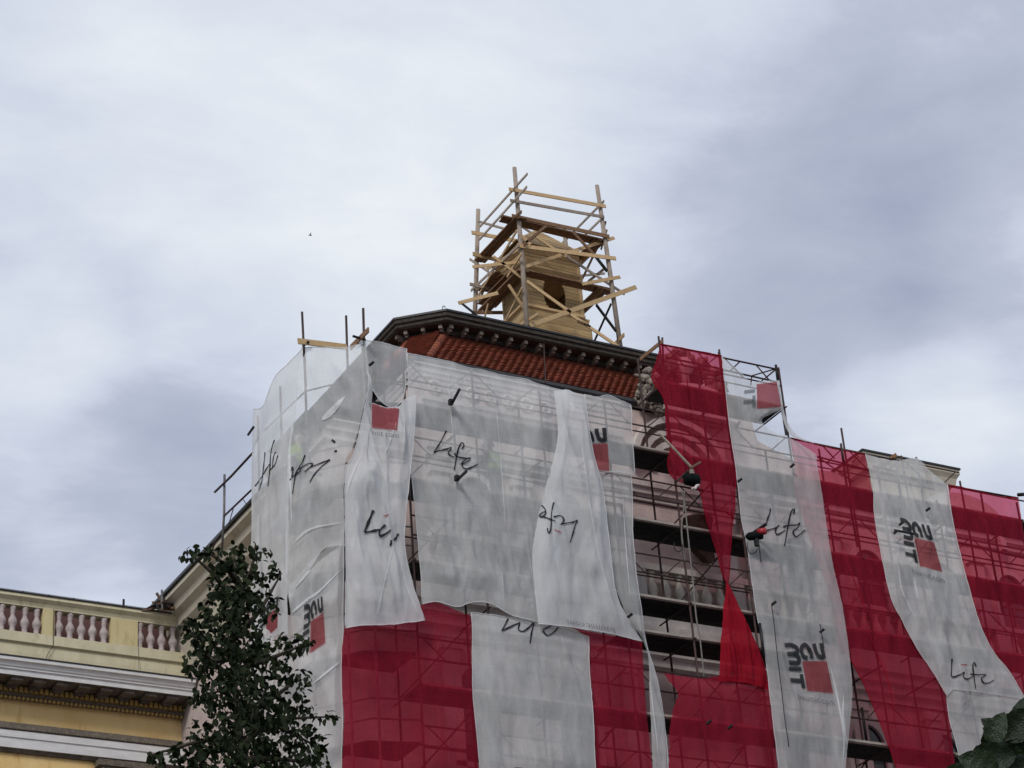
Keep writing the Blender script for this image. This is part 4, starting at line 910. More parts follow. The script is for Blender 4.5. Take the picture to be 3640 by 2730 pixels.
fold('N4', 'd', [(1064, 818), (1074, 900), (1086, 1050), (1094, 1180)], [(968, 800), (975, 900), (980, 960)], [(1140, 1180), (1152, 1260), (1165, 1340)], [(1080, 1190), (1090, 1310)], w=3)
fold('N4b', 'd', [(1190, 1060), (1200, 1180), (1215, 1290)], [(1250, 870), (1262, 1000), (1290, 1180), (1330, 1330)], w=3.5)
fold('N3b', 'y1', [(1290, 470), (1380, 690), (1450, 870), (1455, 1060)], [(1265, 520), (1310, 700)], [(1560, 250), (1430, 600)], [(1190, 620), (1090, 850), (1060, 990)], w=7)
fold('N3b', 'd', [(850, 1180), (830, 1260), (815, 1330)], [(862, 1190), (880, 1270), (905, 1330)], w=5)
fold('N2', 'y1', [(1040, 25), (900, 180), (810, 260)], w=22)
fold('N2', 'y1', [(560, 220), (500, 400), (505, 900), (520, 1300)], [(520, 1480), (700, 1330), (1020, 1260)], w=8)
fold('N2b', 'c8', [(20, 1060), (150, 930), (420, 700), (620, 560), (980, 200)], [(480, 210), (400, 290), (230, 500)], w=9)
fold('N2b', 'y2', [(520, 1060), (620, 980), (730, 890)], w=8)
fold('N12', 'y6', [(745, 560), (800, 800), (850, 1100), (840, 1340)], [(850, 780), (845, 950), (880, 1200)], w=7)
fold('N15', 'y5', [(1160, 1180), (1190, 1400), (1300, 1640)], [(1290, 1300), (1330, 1500)], w=6)
fold('N5b', 'd', [(1345, 1060), (1352, 1180), (1362, 1300)], [(1398, 1420), (1412, 1540), (1425, 1650)], w=4)
fold('N9', 'y4', [(880, 640), (900, 900), (960, 1300)], [(800, 1180), (900, 1500)], m_='netr', w=4)
fold('N14', 'y5', [(720, 1130), (850, 1480), (920, 1640)], m_='netr', w=6)
fold('N14', 'y6', [(1000, 150), (1060, 380), (1190, 700), (1250, 1100)], m_='netr', w=6)
def logo(key, sqp, text=True, parts='BAUIT', inkm='inkl', sqm='inkr', fine=True, mirror=False):
    TL, TR, BR, BL = [Vector((p[0], p[1], 0)) for p in sqp]
    def mp_(x, y): return tuple((TL*(1-x)*(1-y)+TR*x*(1-y)+BR*x*y+BL*(1-x)*y)[:2])
    n = 22; V = [mp_(i/n, j/n) for j in range(n+1) for i in range(n+1)]; F = [(j*(n+1)+i, j*(n+1)+i+1, (j+1)*(n+1)+i+1, (j+1)*(n+1)+i) for j in range(n) for i in range(n)]
    printmesh(key, V, F, 'logo_square', sqm)
    G = dict(B=[[(-.62, -.56), (-.36, -.56), (-.16, -.47), (-.12, -.37), (-.20, -.27), (-.56, -.25)], [(-.30, -.25), (-.15, -.17), (-.12, -.05), (-.20, .06), (-.55, .05)]],
             A=[[(.36, -.28), (.35, -.42), (.23, -.53), (.07, -.45), (.04, -.30), (.10, -.15), (.24, -.10)], [(.36, -.42), (.41, -.28), (.42, -.09)]],
             U=[[(.62, -.56), (.63, -.36), (.68, -.20), (.80, -.12), (.92, -.12)], [(.91, -.56), (.92, -.08)]],
             I=[[(-.59, .27), (-.08, .27)]], T=[[(-.59, .68), (-.14, .68)], [(-.13, .45), (-.13, .93)]])
    V, F = [], []
    for c in parts:
        for st in G[c]:
            v, f = ribbon(st, .145 if c in 'IT' else .155, 7, False); o = len(V); V += [mp_(*p) for p in v]; F += [tuple(i+o for i in g) for g in f]
    # the strokes overlap in places: lift each letter layer by a hair
    printmesh(key, V, F, 'logo_letters', inkm, .038)
    if text:
        lettering(key, 'baumit.com', lambda x, y: mp_(-.42+x*1.40, 1.34-y*1.40+.06*x), 'inkg')
def lettering(key, s_, fn, m_):
    c = bpy.data.curves.new('t', 'FONT'); c.body = s_; c.size = 1; c.resolution_u = 2
    o = bpy.data.objects.new('t', c); COL.objects.link(o); bpy.context.view_layer.update()
    me = bpy.data.meshes.new_from_object(o.evaluated_get(bpy.context.evaluated_depsgraph_get()))
    w = max(v.co.x for v in me.vertices)
    V = [fn(v.co.x/w, v.co.y/w) for v in me.vertices]; F = [tuple(p.vertices) for p in me.polygons]
    bpy.data.objects.remove(o); bpy.data.curves.remove(c); bpy.data.meshes.remove(me)
    printmesh(key, V, F, 'web_address', m_, .044)
logo('N12', q('c5', (585, 570), (1140, 570), (1290, 1300), (700, 1240)))
logo('N15', q('c6', (705, 580), (1150, 680), (1340, 1350), (830, 1215)))
logo('N5', q('z4', (1390, 992), (1575, 985), (1590, 1192), (1420, 1170)), text=False, inkm='ink')
logo('N2b', q('c8', (480, 1050), (690, 910), (720, 1400), (470, 1570)), text=False)
logo('N1', q('y2', (192, 580), (275, 515), (270, 660), (190, 735)), text=False, parts='BAUI')
logo('N7', q('z8', (1432, 1712), (1630, 1722), (1640, 1900), (1440, 1890)), text=False)
logo('N12', q('z5', (1160, 510), (1330, 490), (1368, 700), (1165, 715)), text=False, parts='IT', inkm='inkg')
logo('N3b', q('z3', (1118, 900), (1350, 955), (1332, 1135), (1118, 1110)), text=False, parts='')
def lin(key_z, a, b, up_):
    A, B, U = [Vector((*q(key_z, p), 0)) for p in (a, b, up_)]
    return lambda x, y: tuple((A+(B-A)*x+(U-A)*y)[:2])
lettering('N3b', 'mit.com', lin('z3', (1120, 1175), (1345, 1200), (1125, 960)), 'inkg')
lettering('N4b', 'baumit.com', lin('y3', (1960, 1290), (1585, 1225), (2030, 1560)), 'inkg')

# ================================================================== small things on the scaffold
# electric hoist on its timber arm
A, B = onY(q('y4', (398, 388)), 39.5), onY(q('y4', (712, 722)), 39.0)
h1 = thing('material_hoist', 'dark round hoist motor slung under a timber arm in the open bays', 'hoist', onY(q('y4', (715, 840)), 39.1))
MB().beam(A, B, .042, .042).build('arm', 'woodold', h1); MB().beam(onY(q('y4', (700, 730)), 39.0), onY(q('y4', (798, 672)), 39.0), .06, .05).build('bracket', 'frame', h1)
c = onY(q('y4', (712, 845)), 39.1)
MB().tube([c+Vector((-.17, .05, .03)), c+Vector((-.13, .04, .03)), c+Vector((.13, -.05, -.02)), c+Vector((.19, -.07, -.03))], [.08, .15, .15, .08], 14).build('motor', 'motor', h1, smooth=True)
MB().tube([onY(q('y4', (715, 750)), 39.0), onY(q('y4', (718, 790)), 39.0)], .06, 8).build('pulley', 'greyw', h1)
MB().tube(cr([onY(q('y4', p), 39.0) for p in ((720, 925), (745, 932), (765, 905), (785, 900))], 3), .035, 7).build('hook', 'trim', h1)
MB().tube(cr([onY(q('y4', p), 39.1) for p in ((760, 880), (775, 905), (740, 915))], 3), .03, 7).build('red_ring', 'redm', h1)
for i, (a, b) in enumerate((((670, 760), (560, 870)), ((700, 745), (600, 830)), ((560, 860), (650, 800)))):
    MB().tube([onY(q('y4', a), 39.3), onY(q('y4', b), 39.6)], .025, 6).build('strut', 'steel', h1)
r1 = MB().tube(cr([onY(q('z6', p), 39.6) for p in ((415, -100), (412, 0), (398, 130), (405, 250), (420, 350))], 5), .018, 6).build('rope', 'rope', smooth=True)
tag(r1, 'left one of two grey ropes hanging below the hoist', 'rope', 'hoist ropes')
r2 = MB().tube(cr([onY(q('z6', p), 39.5) for p in ((400, -100), (420, 0), (432, 120), (450, 300), (470, 480), (490, 700), (515, 850), (540, 1085))], 6), .018, 6).build('rope', 'rope', smooth=True)
tag(r2, 'longer grey rope running from the hoist down past four decks', 'rope', 'hoist ropes')
r3 = MB().tube(cr([onY(q('z6', p), 39.55) for p in ((350, 230), (355, 270), (375, 288), (398, 275), (405, 240))], 5), .012, 5).build('cable', 'black', smooth=True)
tag(r3, 'thin black cable looped beside the hoist ropes', 'cable')
h2 = thing('winch', 'red and black winch on a short dark arm in front of the painted word', 'winch', onY(q('z6', (885, 170)), 39.3))
MB().tube([onY(q('z6', (800, 205)), 39.8), onY(q('z6', (935, 112)), 39.2)], .04, 8).build('arm', 'black', h2)
c = onY(q('z6', (885, 178)), 39.3); c2 = onY(q('z6', (918, 160)), 39.15)
MB().tube([c+Vector((-.28, .1, -.05)), c+Vector((-.2, .1, -.04)), c+Vector((.1, 0, .0))], [.05, .10, .10], 12).build('gearbox', 'motor', h2, smooth=True)
MB().tube([c+Vector((.02, .02, .06)), c2+Vector((.06, 0, .03))], [.095, .08], 12).build('motor', 'redm', h2, smooth=True)
MB().tube([c+Vector((-.05, .05, -.1)), c+Vector((-.05, .05, -.28))], .06, 8).build('hook_block', 'black', h2)
MB().tube(cr([onY(q('z6', p), 39.35) for p in ((885, 210), (893, 280), (902, 355))], 4), .012, 5).build('cable', 'black', h2)
MB().tube(cr([onY(q('z6', p), 39.35) for p in ((885, 215), (880, 270), (850, 300), (822, 285), (812, 225))], 5), .010, 5).build('cable', 'black', h2)
for nm, pts, lab in (('wire', ((968, 625), (985, 760), (1005, 950), (1030, 1150), (1050, 1330), (1078, 1525)), 'long thin dark wire hanging down the pale netting left of the logo'),
                     ('wire', ((1275, 745), (1290, 830), (1300, 900)), 'short thin wire hanging above the logo with the long wire')):
    o = MB().tube(cr([onY(q('z6', p), 39.5) for p in pts], 4), .011, 5).build(nm, 'black', smooth=True); tag(o, lab, 'wire')
# brown tub on the deck
c = onY(q('y4', (775, 1290)), 40.5); c.z = 24.21
tb = MB().lathe(c, [(.26, 0), (.28, .02), (.36, .42), (.39, .44), (.39, .48), (.35, .48), (.26, .05)], 18).build('mortar_tub', 'bucket', smooth=True)
tag(tb, 'brown tapered tub on the deck behind the tall crimson netting', 'tub')
# carved ornament hanging under the second deck
sw = MB(); a_, b_, c_ = [onY(q('z6', p), 41.7) for p in ((478, 255), (570, 350), (612, 340))]
sw.add([a_, b_, c_, onY(q('z6', (600, 260)), 41.7), a_+Vector((0, .2, 0)), b_+Vector((0, .2, 0)), c_+Vector((0, .2, 0)), onY(q('z6', (600, 260)), 41.9)], [(0, 1, 2, 3), (7, 6, 5, 4), (0, 4, 5, 1), (1, 5, 6, 2), (2, 6, 7, 3), (3, 7, 4, 0)])
sw.build('cartouche', 'bucket', main)
# dark spots of missing plaster and openings in the bays: a niche with a scroll
# ------------------------------------------------------------------ workers
def person(key, label, loc, ang, lean, vest='hivis', scale=1.0):
    root = thing('person', label, 'person', loc, None)
    V = [(0, 0, .95), (0, -.0, 1.1), (0, .02+lean*.1, 1.30), (0, .03+lean*.22, 1.46), (0, .03+lean*.28, 1.53), (0, .05+lean*.36, 1.62), (0, .06+lean*.42, 1.74),
         (.17, .02+lean*.2, 1.42), (.27, .10, 1.18), (.24, .34, 1.08), (.23, .42, 1.08), (-.17, .02+lean*.2, 1.42), (-.28, .06, 1.16), (-.24, .30, 1.20), (-.23, .39, 1.22),
         (.09, 0, .90), (.11, .05, .50), (.12, -.02, .09), (.12, .13, .04), (-.09, 0, .90), (-.12, .02, .50), (-.13, -.08, .09), (-.13, .07, .04)]
    E_ = [(0, 1), (1, 2), (2, 3), (3, 4), (4, 5), (5, 6), (3, 7), (7, 8), (8, 9), (9, 10), (3, 11), (11, 12), (12, 13), (13, 14), (0, 15), (15, 16), (16, 17), (17, 18), (0, 19), (19, 20), (20, 21), (21, 22)]
    RR = [.15, .14, .16, .12, .055, .085, .075, .075, .05, .035, .045, .075, .05, .035, .045, .10, .065, .045, .04, .10, .065, .045, .04]
    me = bpy.data.meshes.new('person_body'); me.from_pydata(V, E_, []); o = bpy.data.objects.new('body', me); COL.objects.link(o)
    sk = o.modifiers.new('s', 'SKIN'); su = o.modifiers.new('u', 'SUBSURF'); su.levels = 2
    for i, r_ in enumerate(RR): me.skin_vertices[0].data[i].radius = (r_, r_*.82 if i < 4 else r_)
    me.skin_vertices[0].data[0].use_root = True
    bpy.context.view_layer.update()
    bm_ = bpy.data.meshes.new_from_object(o.evaluated_get(bpy.context.evaluated_depsgraph_get())); bpy.data.objects.remove(o)
    T = Matrix.Translation(loc) @ Matrix.Rotation(ang, 4, 'Z') @ Matrix.Scale(scale, 4)
    bm_.materials.clear()
    for k_ in ('cloth', 'skin'): bm_.materials.append(M[k_])
    for p in bm_.polygons:
        p.use_smooth = True; c = p.center
        p.material_index = 1 if (c.z > 1.52 or (c.y > .36 and c.z > 1.0)) else 0
    bm_.transform(T)
    link('body', bm_, None, root)
    def add(mb, nm, m_, sm=True):
        mb.v = [tuple(T @ Vector(v)) for v in mb.v]; mb.build(nm, m_, root, smooth=sm)
    hy = .06+lean*.40
    vs_ = MB().lathe((0, .01+lean*.1, .98), [(.185, 0), (.195, .12), (.205, .32), (.20, .44), (.10, .52)], 16)
    vs_.v = [(x, (y-.0)*.82+ (z-.98)*lean*.25, z) for x, y, z in vs_.v]; add(vs_, 'vest', vest)
    st = MB().lathe((0, .01+lean*.1, .98), [(.205, .16), (.209, .17), (.211, .21), (.207, .22)], 16); st.v = [(x, y*.82+(z-.98)*lean*.25, z) for x, y, z in st.v]; add(st, 'reflective_band', 'stripe')
    add(MB().lathe((0, hy, 1.70), [(.155, 0), (.15, .02), (.12, .03), (.115, .09), (.07, .14), (.01, .155)], 14), 'helmet', 'helmet')
    add(MB().tube([(0, hy+.085, 1.67), (0, hy+.115, 1.645)], [.012, .018], 6), 'nose', 'skin')
    for s_ in (-1, 1):
        add(MB().lathe((s_*.032, hy+.082, 1.675), [(.001, -.01), (.011, -.004), (.011, .004), (.001, .01)], 6), 'eye', 'black')
        for f_ in range(5):     # fingers curled round what they hold
            bx, bz = (.23, 1.08) if s_ > 0 else (-.23, 1.22); sp = (f_-2)*.018
            L_ = (.05, .075, .085, .078, .06)[f_]
            add(MB().tube([(bx+s_*-.01+sp, .42-.02*(s_ < 0), bz-.01), (bx+sp, .42+L_*.6, bz-.005), (bx+sp, .42+L_*.8, bz-.035)], [.011, .010, .008], 6), 'finger', 'skin')
    return root
p_ = onY(q('z4', (745, 1100)), 40.75); person('w1', 'worker in a yellow-green vest and helmet standing on a deck behind the broad white netting', Vector((p_.x, 40.75, 24.2)), R(20), .3)
p_ = onY(q('z3', (500, 1200)), 41.8); person('w2', 'worker in a yellow-green vest behind the slack netting of the left corner bay', Vector((19.0, 41.9, 24.1)), R(-60), .5)
p_ = onY(q('z1', (1252, 1520)), 47.1); person('w3', 'worker in a striped yellow-green vest, half hidden behind the foot of the wooden lantern', Vector((p_.x+.02, 47.1, p_.z-1.35)), R(80), .2)

# bird
b0 = onY(q('d', (670, 508)), 60)
bd = MB(); bd.tube([b0+Vector((-.22, 0, .02)), b0+Vector((-.08, 0, .0)), b0+Vector((.12, 0, 0)), b0+Vector((.22, 0, .03))], [.01, .06, .06, .02], 7)
bd.add([b0+Vector((-.06, 0, .03)), b0+Vector((.08, 0, .03)), b0+Vector((.02, -.25, .14)), b0+Vector((-.12, -.5, .08))], [(0, 1, 2, 3)])
bd.add([b0+Vector((-.06, 0, .03)), b0+Vector((.08, 0, .03)), b0+Vector((.02, .25, .14)), b0+Vector((-.12, .5, .08))], [(0, 1, 2, 3)])
bd.v = [tuple(b0+(Vector(v)-b0)*.30) for v in bd.v]
tag(bd.build('bird', 'bird'), 'tiny dark bird flying alone in the open sky', 'bird')

# ================================================================== yellow building on the left
YY = 51.0
yb_ = thing('yellow_building', 'yellow ochre palace wing with a balustraded roof edge, at the lower left', 'building', (14, 54, 0))
def zy(y, Y, x=600): return onY(q('y7', (x, y)), Y).z
X0, X1 = 6.0, 20.3
zr_t, zr_b = zy(187, YY-.22), zy(292, YY-.2); zb_b = zy(548, YY); zp_b = zy(625, YY-.05); zbase = zy(742, YY-.08)
path = [(X1, YY), (X0, YY)]
def ysw(name, m_, prof, **k): return MB().sweep(prof, path).build(name, m_, yb_, **k)
ysw('handrail', 'yellowpale', [(.2, zr_t-.03), (-.2, zr_t-.03), (-.22, zr_t-.12), (-.14, zr_t-.2), (-.14, (zr_t+zr_b)/2-.03), (-.1, zr_b+.03), (-.1, zr_b), (.2, zr_b)])
ysw('rail_flashing', 'tin', [(.22, zr_t), (-.24, zr_t), (-.24, zr_t-.028), (.22, zr_t-.028)])
ysw('plinth', 'yellowpale', [(.15, zb_b), (-.12, zb_b), (-.13, zp_b), (-.06, zp_b-.03), (-.08, zbase+.1), (-.08, zbase-.3), (.15, zbase-.3)])
zc_t, zc_b = zy(752, YY-.75), zy(905, YY-.62)
ysw('cornice_flashing', 'tin', [(.1, zc_t+.05), (-.78, zc_t+.03), (-.78, zc_t+.0), (.1, zc_t+.02)])
ysw('cornice', 'white', [(.1, zc_t), (-.76, zc_t-.005), (-.76, zc_t-.09), (-.70, zc_t-.10), (-.67, zc_t-.2), (-.64, zc_t-.22), (-.64, (zc_t+zc_b)/2-.06), (-.60, (zc_t+zc_b)/2-.07), (-.60, zc_b), (.1, zc_b)])
zd_t, zd_b = zy(1012, YY+.05), zy(1062, YY+.05); zo_b = zy(1112, YY+.1); zf_b = zy(1335, YY+.2, 700); 
ysw('soffit_wall', 'darkstone', [(-.02, zc_b), (-.02, zd_t+.02), (.4, zd_t+.02), (.4, zc_b)])
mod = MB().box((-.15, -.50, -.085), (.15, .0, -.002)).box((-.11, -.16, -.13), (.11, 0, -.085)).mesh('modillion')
MB().box((X0, YY-.585, zc_b-.012), (X1, YY-.03, zc_b-.003)).build('soffit', 'darkstone', yb_)  # thin dark sheet covering the white cornice underside between the modillions
dx_ = .42
x = X1-.3
while x > 9.5:
    link('modillion', mod, 'darkstone', yb_, Matrix.Translation((x, YY-.025, zc_b-.002))); x -= dx_*1.35
ysw('dentil_band', 'dent', [(.03, zd_t), (.03, zd_b), (.4, zd_b), (.4, zd_t)])
den = MB().box((-.042, -.07, -.5), (.042, 0, .5)).mesh('dentil')
x = X1-.1
while x > 12.3:
    link('dentil', den, 'dent', yb_, Matrix.Translation((x, YY+.028, (zd_t+zd_b)/2)) @ Matrix.Diagonal((1, 1, (zd_t-zd_b)*.92, 1))); x -= .128
ysw('ornate_moulding', 'dirty', [(.02, zd_b-.01), (-.02, zd_b-.06), (.1, zo_b), (.4, zo_b), (.4, zd_b-.01)])
# carved beads on the moulding
orn = MB(); x = X1-.1
while x > 12.3:
    orn.lathe((x, YY+.02, (zd_b+zo_b)/2-.08), [(.001, -.05), (.04, -.02), (.045, .02), (.001, .06)], 6); x -= .11
orn.build('carved_beads', 'dent', yb_, kind='stuff')
ysw('frieze', 'yellow', [(.2, zo_b), (.2, zf_b), (.5, zf_b), (.5, zo_b)])
za1, za2, za3 = zy(1355, YY+.1, 700), zy(1400, YY+.1, 700), zy(1550, YY+.14, 700)
ysw('ornate_moulding', 'dirty', [(.14, zf_b-.003), (.05, zf_b-.06), (.02, za2+.03), (.10, za2), (.5, za2), (.5, zf_b-.003)])
ysw('architrave', 'white', [(.06, za2-.003), (.06, (za2+za3)/2+.04), (.09, (za2+za3)/2+.03), (.09, za3), (.5, za3), (.5, za2-.003)])
ysw('architrave_fillet', 'darkstone', [(.12, za3-.002), (.18, za3-.09), (.5, za3-.09), (.5, za3-.002)])
MB().box((X0, YY+.25, 0), (X1, 62, za3-.09)).build('wall', 'yellow', yb_)
MB().box((X0, YY+.42, za3-.09), (X1, 60, zc_t-.05)).build('wall', 'yellow', yb_)
MB().box((13.0, YY+.15, za3-1.3), (13.02, YY+.249, za3-.1)).build('joint', 'darkstone', yb_)
# capital below the architrave at the bottom
cx0 = onY(q('y7', (850, 1640)), YY).x; cx1 = onY(q('y7', (1340, 1650)), YY).x
cp = MB().box((cx0, YY-.06, za3-.25), (cx1, YY+.24, za3-.1)).box((cx0+.1, YY+.0, za3-1.2), (cx1-.1, YY+.24, za3-.25))
for i in range(9): cp.lathe((cx0+.12+i*(cx1-cx0-.24)/8, YY-.03, za3-.5), [(.001, -.1), (.06, -.04), (.07, .04), (.03, .16), (.001, .2)], 7)
cp.build('capital', 'dirty', yb_)
# sloping roof sheet seen between the balusters
MB().add([(X0, YY+.55, zb_b-.1), (X1, YY+.55, zb_b-.1), (X1, YY+3, zr_b+1.2), (X0, YY+3, zr_b+1.2), (X0, YY+.55, zb_b-.16), (X1, YY+.55, zb_b-.16), (X1, YY+3, zr_b+1.1), (X0, YY+3, zr_b+1.1)],
         [(0, 1, 2, 3), (4, 7, 6, 5), (0, 4, 5, 1), (1, 5, 6, 2), (2, 6, 7, 3), (3, 7, 4, 0)]).build('roof', 'brownroof', yb_) if False else None
MB().box((X0, YY+.75, zc_t-.05), (X1, YY+.95, zr_b+.42)).build('roof_upstand', 'brownroof', yb_)
hB = zr_b-zb_b
bp2 = [(.085, 0), (.085, .06), (.06, .09), (.075, .15), (.06, .20), (.10, .32), (.115, .40), (.105, .48), (.06, .62), (.052, .72), (.07, .78), (.055, .82), (.085, .90), (.085, 1.0)]
bm2 = MB().lathe((0, 0, 0), [(r_, z*hB) for r_, z in bp2], 12).mesh('baluster', True)
for bx in (-380, -280, -185, -85, 15, 110, 215, 318, 510, 607, 705, 803, 900, 1212, 1305, 1400, 1497, 1592, 1690, 1790, 1990, 2090, 2190):
    p = onY(q('y7', (bx, 215+bx*.14+ (545-215-0)/2 if False else 400+(bx-600)*.13)), YY)
    if p.x < X1-.1: link('baluster', bm2, 'balu', yb_, Matrix.Translation((p.x, YY, zb_b)))
for a, b in ((-800, -450), (360, 462), (950, 1182), (1850, 1960)):
    pa = onY(q('y7', (a, 420+(a-600)*.13)), YY).x; pb = min(X1, onY(q('y7', (b, 420+(b-600)*.13)), YY).x)
    MB().box((pa, YY-.11, zb_b), (pb, YY+.11, zr_b)).build('pedestal', 'ped', yb_)
# joints and a crack in the plinth
cks = [onY(q('y7', p), YY-.135) for p in ((468, 280), (462, 450), (462, 590), (440, 630), (415, 670), (402, 712))]
MB().tube(cks, .008, 4).build('crack', 'black', yb_)
for bx in (-30, 1200):
    MB().tube([onY(q('y7', (bx, 400+(bx-600)*.13+130)), YY-.14), onY(q('y7', (bx+5, 400+(bx-600)*.13+320)), YY-.14)], .006, 4).build('joint', 'dirty', yb_)
# wire on little posts along the rail
wp = [(-10, 88), (203, 112), (425, 140), (640, 168), (852, 195), (1072, 225), (1250, 238)]
tops_ = []
for i, (a, b) in enumerate(wp):
    A = onY(q('y7', (a, b+10)), YY-.05); A.z = zr_t; hh = .10 if i != 5 else .26
    MB().tube([A, A+Vector((0, 0, hh))], .018 if i != 5 else .03, 6).build('wire_post', 'black', yb_); tops_.append(A+Vector((0, 0, .10)))
MB().tube(tops_, .007, 4).build('wire', 'steelg', yb_)
# debris and a short post where the two buildings meet
db = thing('rubble_heap', 'dark heap of scrap where the balustrade meets the side cornice', 'rubble', onY(q('z2', (950, 740)), 50.6))
for i in range(24):
    p = onY(q('z2', (870+random.random()*200, 700+random.random()*55)), 50.5+random.random()*.3)
    d = Vector((random.uniform(-1, 1), random.uniform(-.4, .4), random.uniform(-.3, .5))).normalized()*random.uniform(.08, .3)
    MB().beam(p-d, p+d, random.uniform(.02, .08), random.uniform(.02, .08)).build('scrap', random.choice(['frame', 'black', 'steel', 'plank']), db)
MB().tube([onY(q('z2', (927, 640)), 50.5), onY(q('z2', (928, 750)), 50.5)], .03, 6).build('stub_post', 'steelg', db)

# ================================================================== trees
def leafshape(L_, w, fold=.25):
    pts = [(0, 0), (.25, .42), (.55, .5), (.82, .28), (1, 0)]
    vs = [(p[0]*L_, 0, -.12*L_*(p[0]-.3)**2) for p in pts]; vs += [(p[0]*L_, p[1]*w, p[1]*w*fold-.12*L_*(p[0]-.3)**2) for p in pts[1:-1]]+[(p[0]*L_, -p[1]*w, p[1]*w*fold-.12*L_*(p[0]-.3)**2) for p in pts[1:-1]]
    return vs, [(0, 1, 5), (1, 2, 6, 5), (2, 3, 7, 6), (3, 4, 7), (0, 8, 1), (1, 8, 9, 2), (2, 9, 10, 3), (3, 10, 4)]
def mk_leafmesh(L_, w):
    v, f = leafshape(L_, w); m_ = MB(); m_.v = v; m_.f = f; me = bpy.data.meshes.new('leaf'); me.from_pydata(v, [], f); me.update(); me.materials.append(M['leaf'])
    for p in me.polygons: p.use_smooth = True
    return me
def rmat(P, s_=1, rr=random):
    e_ = Matrix.Rotation(rr.uniform(0, 6.28), 4, 'Z') @ Matrix.Rotation(rr.gauss(.75, .5), 4, 'Y') @ Matrix.Rotation(rr.gauss(0, .7), 4, 'X')
    return Matrix.Translation(P) @ e_ @ Matrix.Scale(s_, 4)
TY = 18.0
bl = [(415, 1192, 12, 8), (400, 1200, 10, 5), (442, 1190, 16, 14), (470, 1205, 22, 26), (505, 1205, 26, 40), (535, 1195, 26, 34), (560, 1195, 16, 14), (548, 1178, 8, 5), (600, 1238, 9, 8), (583, 1190, 7, 4), (590, 1215, 14, 8),
      (500, 1250, 46, 170), (545, 1260, 36, 90), (480, 1310, 46, 190), (530, 1320, 40, 130), (575, 1310, 30, 60), (465, 1370, 50, 210), (525, 1380, 45, 180), (420, 1365, 26, 36), (405, 1350, 16, 14),
      (480, 1440, 56, 260), (420, 1430, 28, 50), (545, 1440, 48, 170), (600, 1400, 30, 60), (640, 1392, 22, 46), (665, 1390, 12, 16), (610, 1450, 24, 36), (640, 1480, 24, 30), (655, 1462, 16, 14),
      (500, 1510, 60, 300), (570, 1520, 55, 230), (440, 1505, 30, 60), (630, 1550, 40, 100), (660, 1520, 18, 18), (700, 1548, 16, 16), (720, 1545, 8, 6), (675, 1590, 28, 44), (690, 1620, 16, 16),
      (540, 1590, 66, 340), (450, 1590, 40, 110), (610, 1610, 56, 200), (410, 1630, 36, 90), (350, 1640, 20, 18), (325, 1630, 12, 9), (480, 1650, 60, 230), (560, 1660, 60, 200), (650, 1655, 40, 80), (700, 1655, 16, 12),
      (500, 1730, 90, 200), (600, 1740, 90, 160), (400, 1740, 60, 80)]
c0 = onY(q('d', (520, 1500)), TY)
base = Vector((c0.x, TY, 0))
tree = thing('leafy_tree', 'dark leafy tree with a narrow crown in front of the left corner of the scaffold', 'tree', base)
leafm = [mk_leafmesh(.072, .046), mk_leafmesh(.058, .036), mk_leafmesh(.082, .048)]
rr = random.Random(3); leaves = []
for (x, y, r_, n) in bl:
    for i in range(int(n*1.9)):
        a = rr.uniform(0, 6.283); q_ = math.sqrt(rr.random())*1.08; depth = rr.gauss(0, .5)*min(1.6, r_/35+.3)
        P = onY(q('d', (x+math.cos(a)*q_*r_, y+math.sin(a)*q_*r_)), TY+depth)
        # clumping: leaves gather round twig ends and leave holes
        if noise.noise(P*3.1) < -.10 and rr.random() < .80: continue
        if noise.noise(P*6.5+Vector((4, 4, 4))) < -.18 and rr.random() < .6: continue
        leaves.append((P, rr.uniform(.75, 1.2), y))
rest = MB(); rr.shuffle(leaves)
for i, (P, s_, _) in enumerate(leaves):
    mw = rmat(P, s_, rr); me = leafm[i % 3]
    if i < 298: link('leaf', me, None, tree, mw)
    else: rest.add([mw @ v.co for v in me.vertices], [tuple(p.vertices) for p in me.polygons])
rest.build('foliage', 'leaf', tree, kind='stuff', smooth=True)
tr_pts = [base, base+Vector((.1, 0, 3)), onY(q('d', (545, 1900)), TY), onY(q('d', (520, 1600)), TY), onY(q('d', (500, 1400)), TY), onY(q('d', (510, 1260)), TY), onY(q('d', (505, 1200)), TY)]
MB().tube(cr(tr_pts, 5), [.15*(1-i/31)**3+.012 for i in range(len(cr(tr_pts, 5)))], 8).build('trunk', 'bark', tree, smooth=True)
for a, b, c_ in (((515, 1620), (590, 1560), (710, 1548)), ((512, 1560), (600, 1500), (650, 1460)), ((505, 1450), (590, 1420), (665, 1388)), ((505, 1380), (560, 1320), (608, 1238)), ((505, 1300), (460, 1240), (405, 1192)),
                 ((508, 1290), (540, 1240), (552, 1175)), ((520, 1600), (440, 1600), (325, 1632)), ((515, 1640), (600, 1640), (700, 1650)), ((505, 1470), (450, 1420), (405, 1355)), ((506, 1420), (440, 1440), (420, 1500)),
                 ((507, 1250), (480, 1215), (440, 1188)), ((520, 1540), (600, 1570), (690, 1615))):
    P = cr([onY(q('d', a), TY), onY(q('d', b), TY-.15), onY(q('d', c_), TY-.2)], 6)
    MB().tube(P, [.028*(1-i/len(P))+.005 for i in range(len(P))], 6).build('branch', 'bark', tree, smooth=True)
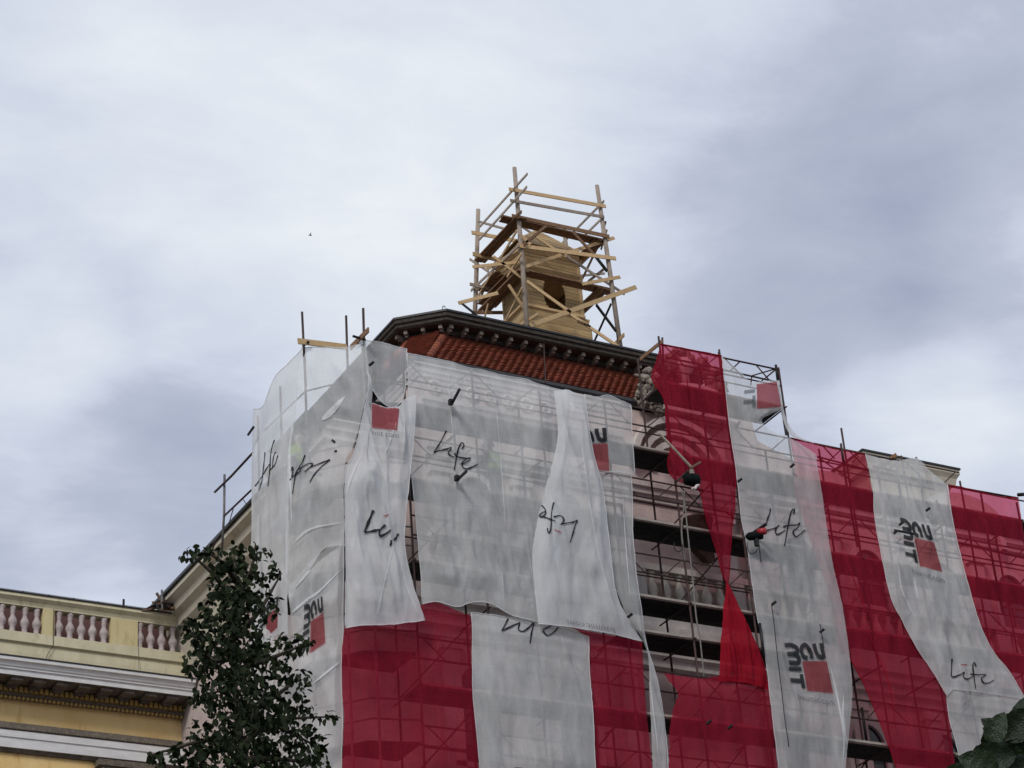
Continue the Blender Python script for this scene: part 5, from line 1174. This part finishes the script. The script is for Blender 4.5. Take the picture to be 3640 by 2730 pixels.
# near leaves in the lower right corner
t2 = thing('near_tree', 'big glossy dark green leaves close to the camera in the lower right corner', 'tree', Vector((onY(q('d', (2200, 1800)), 5).x+.3, 5, 0)))
def bigleaf(L_, w, bend):
    vs, fs, n = [], [], 14
    for i in range(n+1):
        t = i/n; hw = w*.5*(math.sin(math.pi*t**.8)**.75)*(1+.05*math.sin(t*40)); dz = -bend*t*t
        for k in (-1, -.55, 0, .55, 1): vs.append((t*L_, k*hw, dz+abs(k)*hw*.35+.0025*math.sin(t*26+abs(k)*5)*(abs(k) > .2)-(.002 if k == 0 else 0)))
    for i in range(n):
        for k in range(4): fs.append((i*5+k, (i+1)*5+k, (i+1)*5+k+1, i*5+k+1))
    me = bpy.data.meshes.new('leaf'); me.from_pydata(vs, [], fs); me.update(); me.materials.append(M['leafbig'])
    for p in me.polygons: p.use_smooth = True
    return me
M['leafbig'] = mat('glossy dark leaf', (.016, .030, .008), (.008, .016, .004), .38, 30, rnd=.3, spec=.3, bump=.3)
bigs = [bigleaf(.15, .10, .03), bigleaf(.13, .08, .05), bigleaf(.14, .105, .015)]
for (x, y, ang, s_, pit_) in [(2150, 1612, -1.2, 1.0, .2), (2135, 1640, .2, 1.0, .4), (2195, 1570, .9, .9, .3), (2185, 1600, .1, 1.1, .6), (2165, 1590, 2.3, .85, .5), (2200, 1640, -1.0, 1.1, .2), (2120, 1655, 2.7, .9, .6), (2175, 1650, -1.9, 1.1, .3),
                            (2215, 1610, -.4, 1.0, .1), (2150, 1580, 1.2, .7, .9), (2205, 1545, 1.4, .8, .2), (2210, 1680, -.8, 1.1, .2), (2140, 1690, -2.0, 1.1, .2), (2100, 1680, 2.9, 1.0, .3), (2180, 1700, 1.0, 1.2, .1), (2240, 1580, .3, 1, .2), (2245, 1650, .2, 1, .2),
                            (2192, 1625, 2.0, .95, .5), (2160, 1660, .6, 1.0, .3)]:
    P = onY(q('d', (x, y)), 5.0+random.uniform(-.1, .1))
    ax = (rt*math.cos(ang)+up*math.sin(ang)).normalized(); nz = (-fw+up*pit_+rt*random.uniform(-.5, .5)).normalized(); ay = nz.cross(ax).normalized(); nz = ax.cross(ay)
    mw = Matrix((ax*s_, ay*s_, nz*s_)).transposed().to_4x4(); mw.translation = P-ax*.06*s_
    link('leaf', random.choice(bigs), None, t2, mw)
P0 = t2.location
tw = cr([P0, P0+Vector((0, 0, 2.2)), onY(q('d', (2260, 1760)), 5.05), onY(q('d', (2190, 1640)), 5.05), onY(q('d', (2160, 1590)), 5.05)], 6)
MB().tube(tw, [.03*(1-i/len(tw))+.004 for i in range(len(tw))], 7).build('trunk', 'bark', t2, smooth=True)
for a, b in (((2190, 1640), (2205, 1545)), ((2185, 1635), (2120, 1660)), ((2175, 1615), (2150, 1580))):
    MB().tube([onY(q('d', a), 5.05), onY(q('d', b), 5.03)], [.007, .004], 6).build('branch', 'bark', t2, smooth=True)
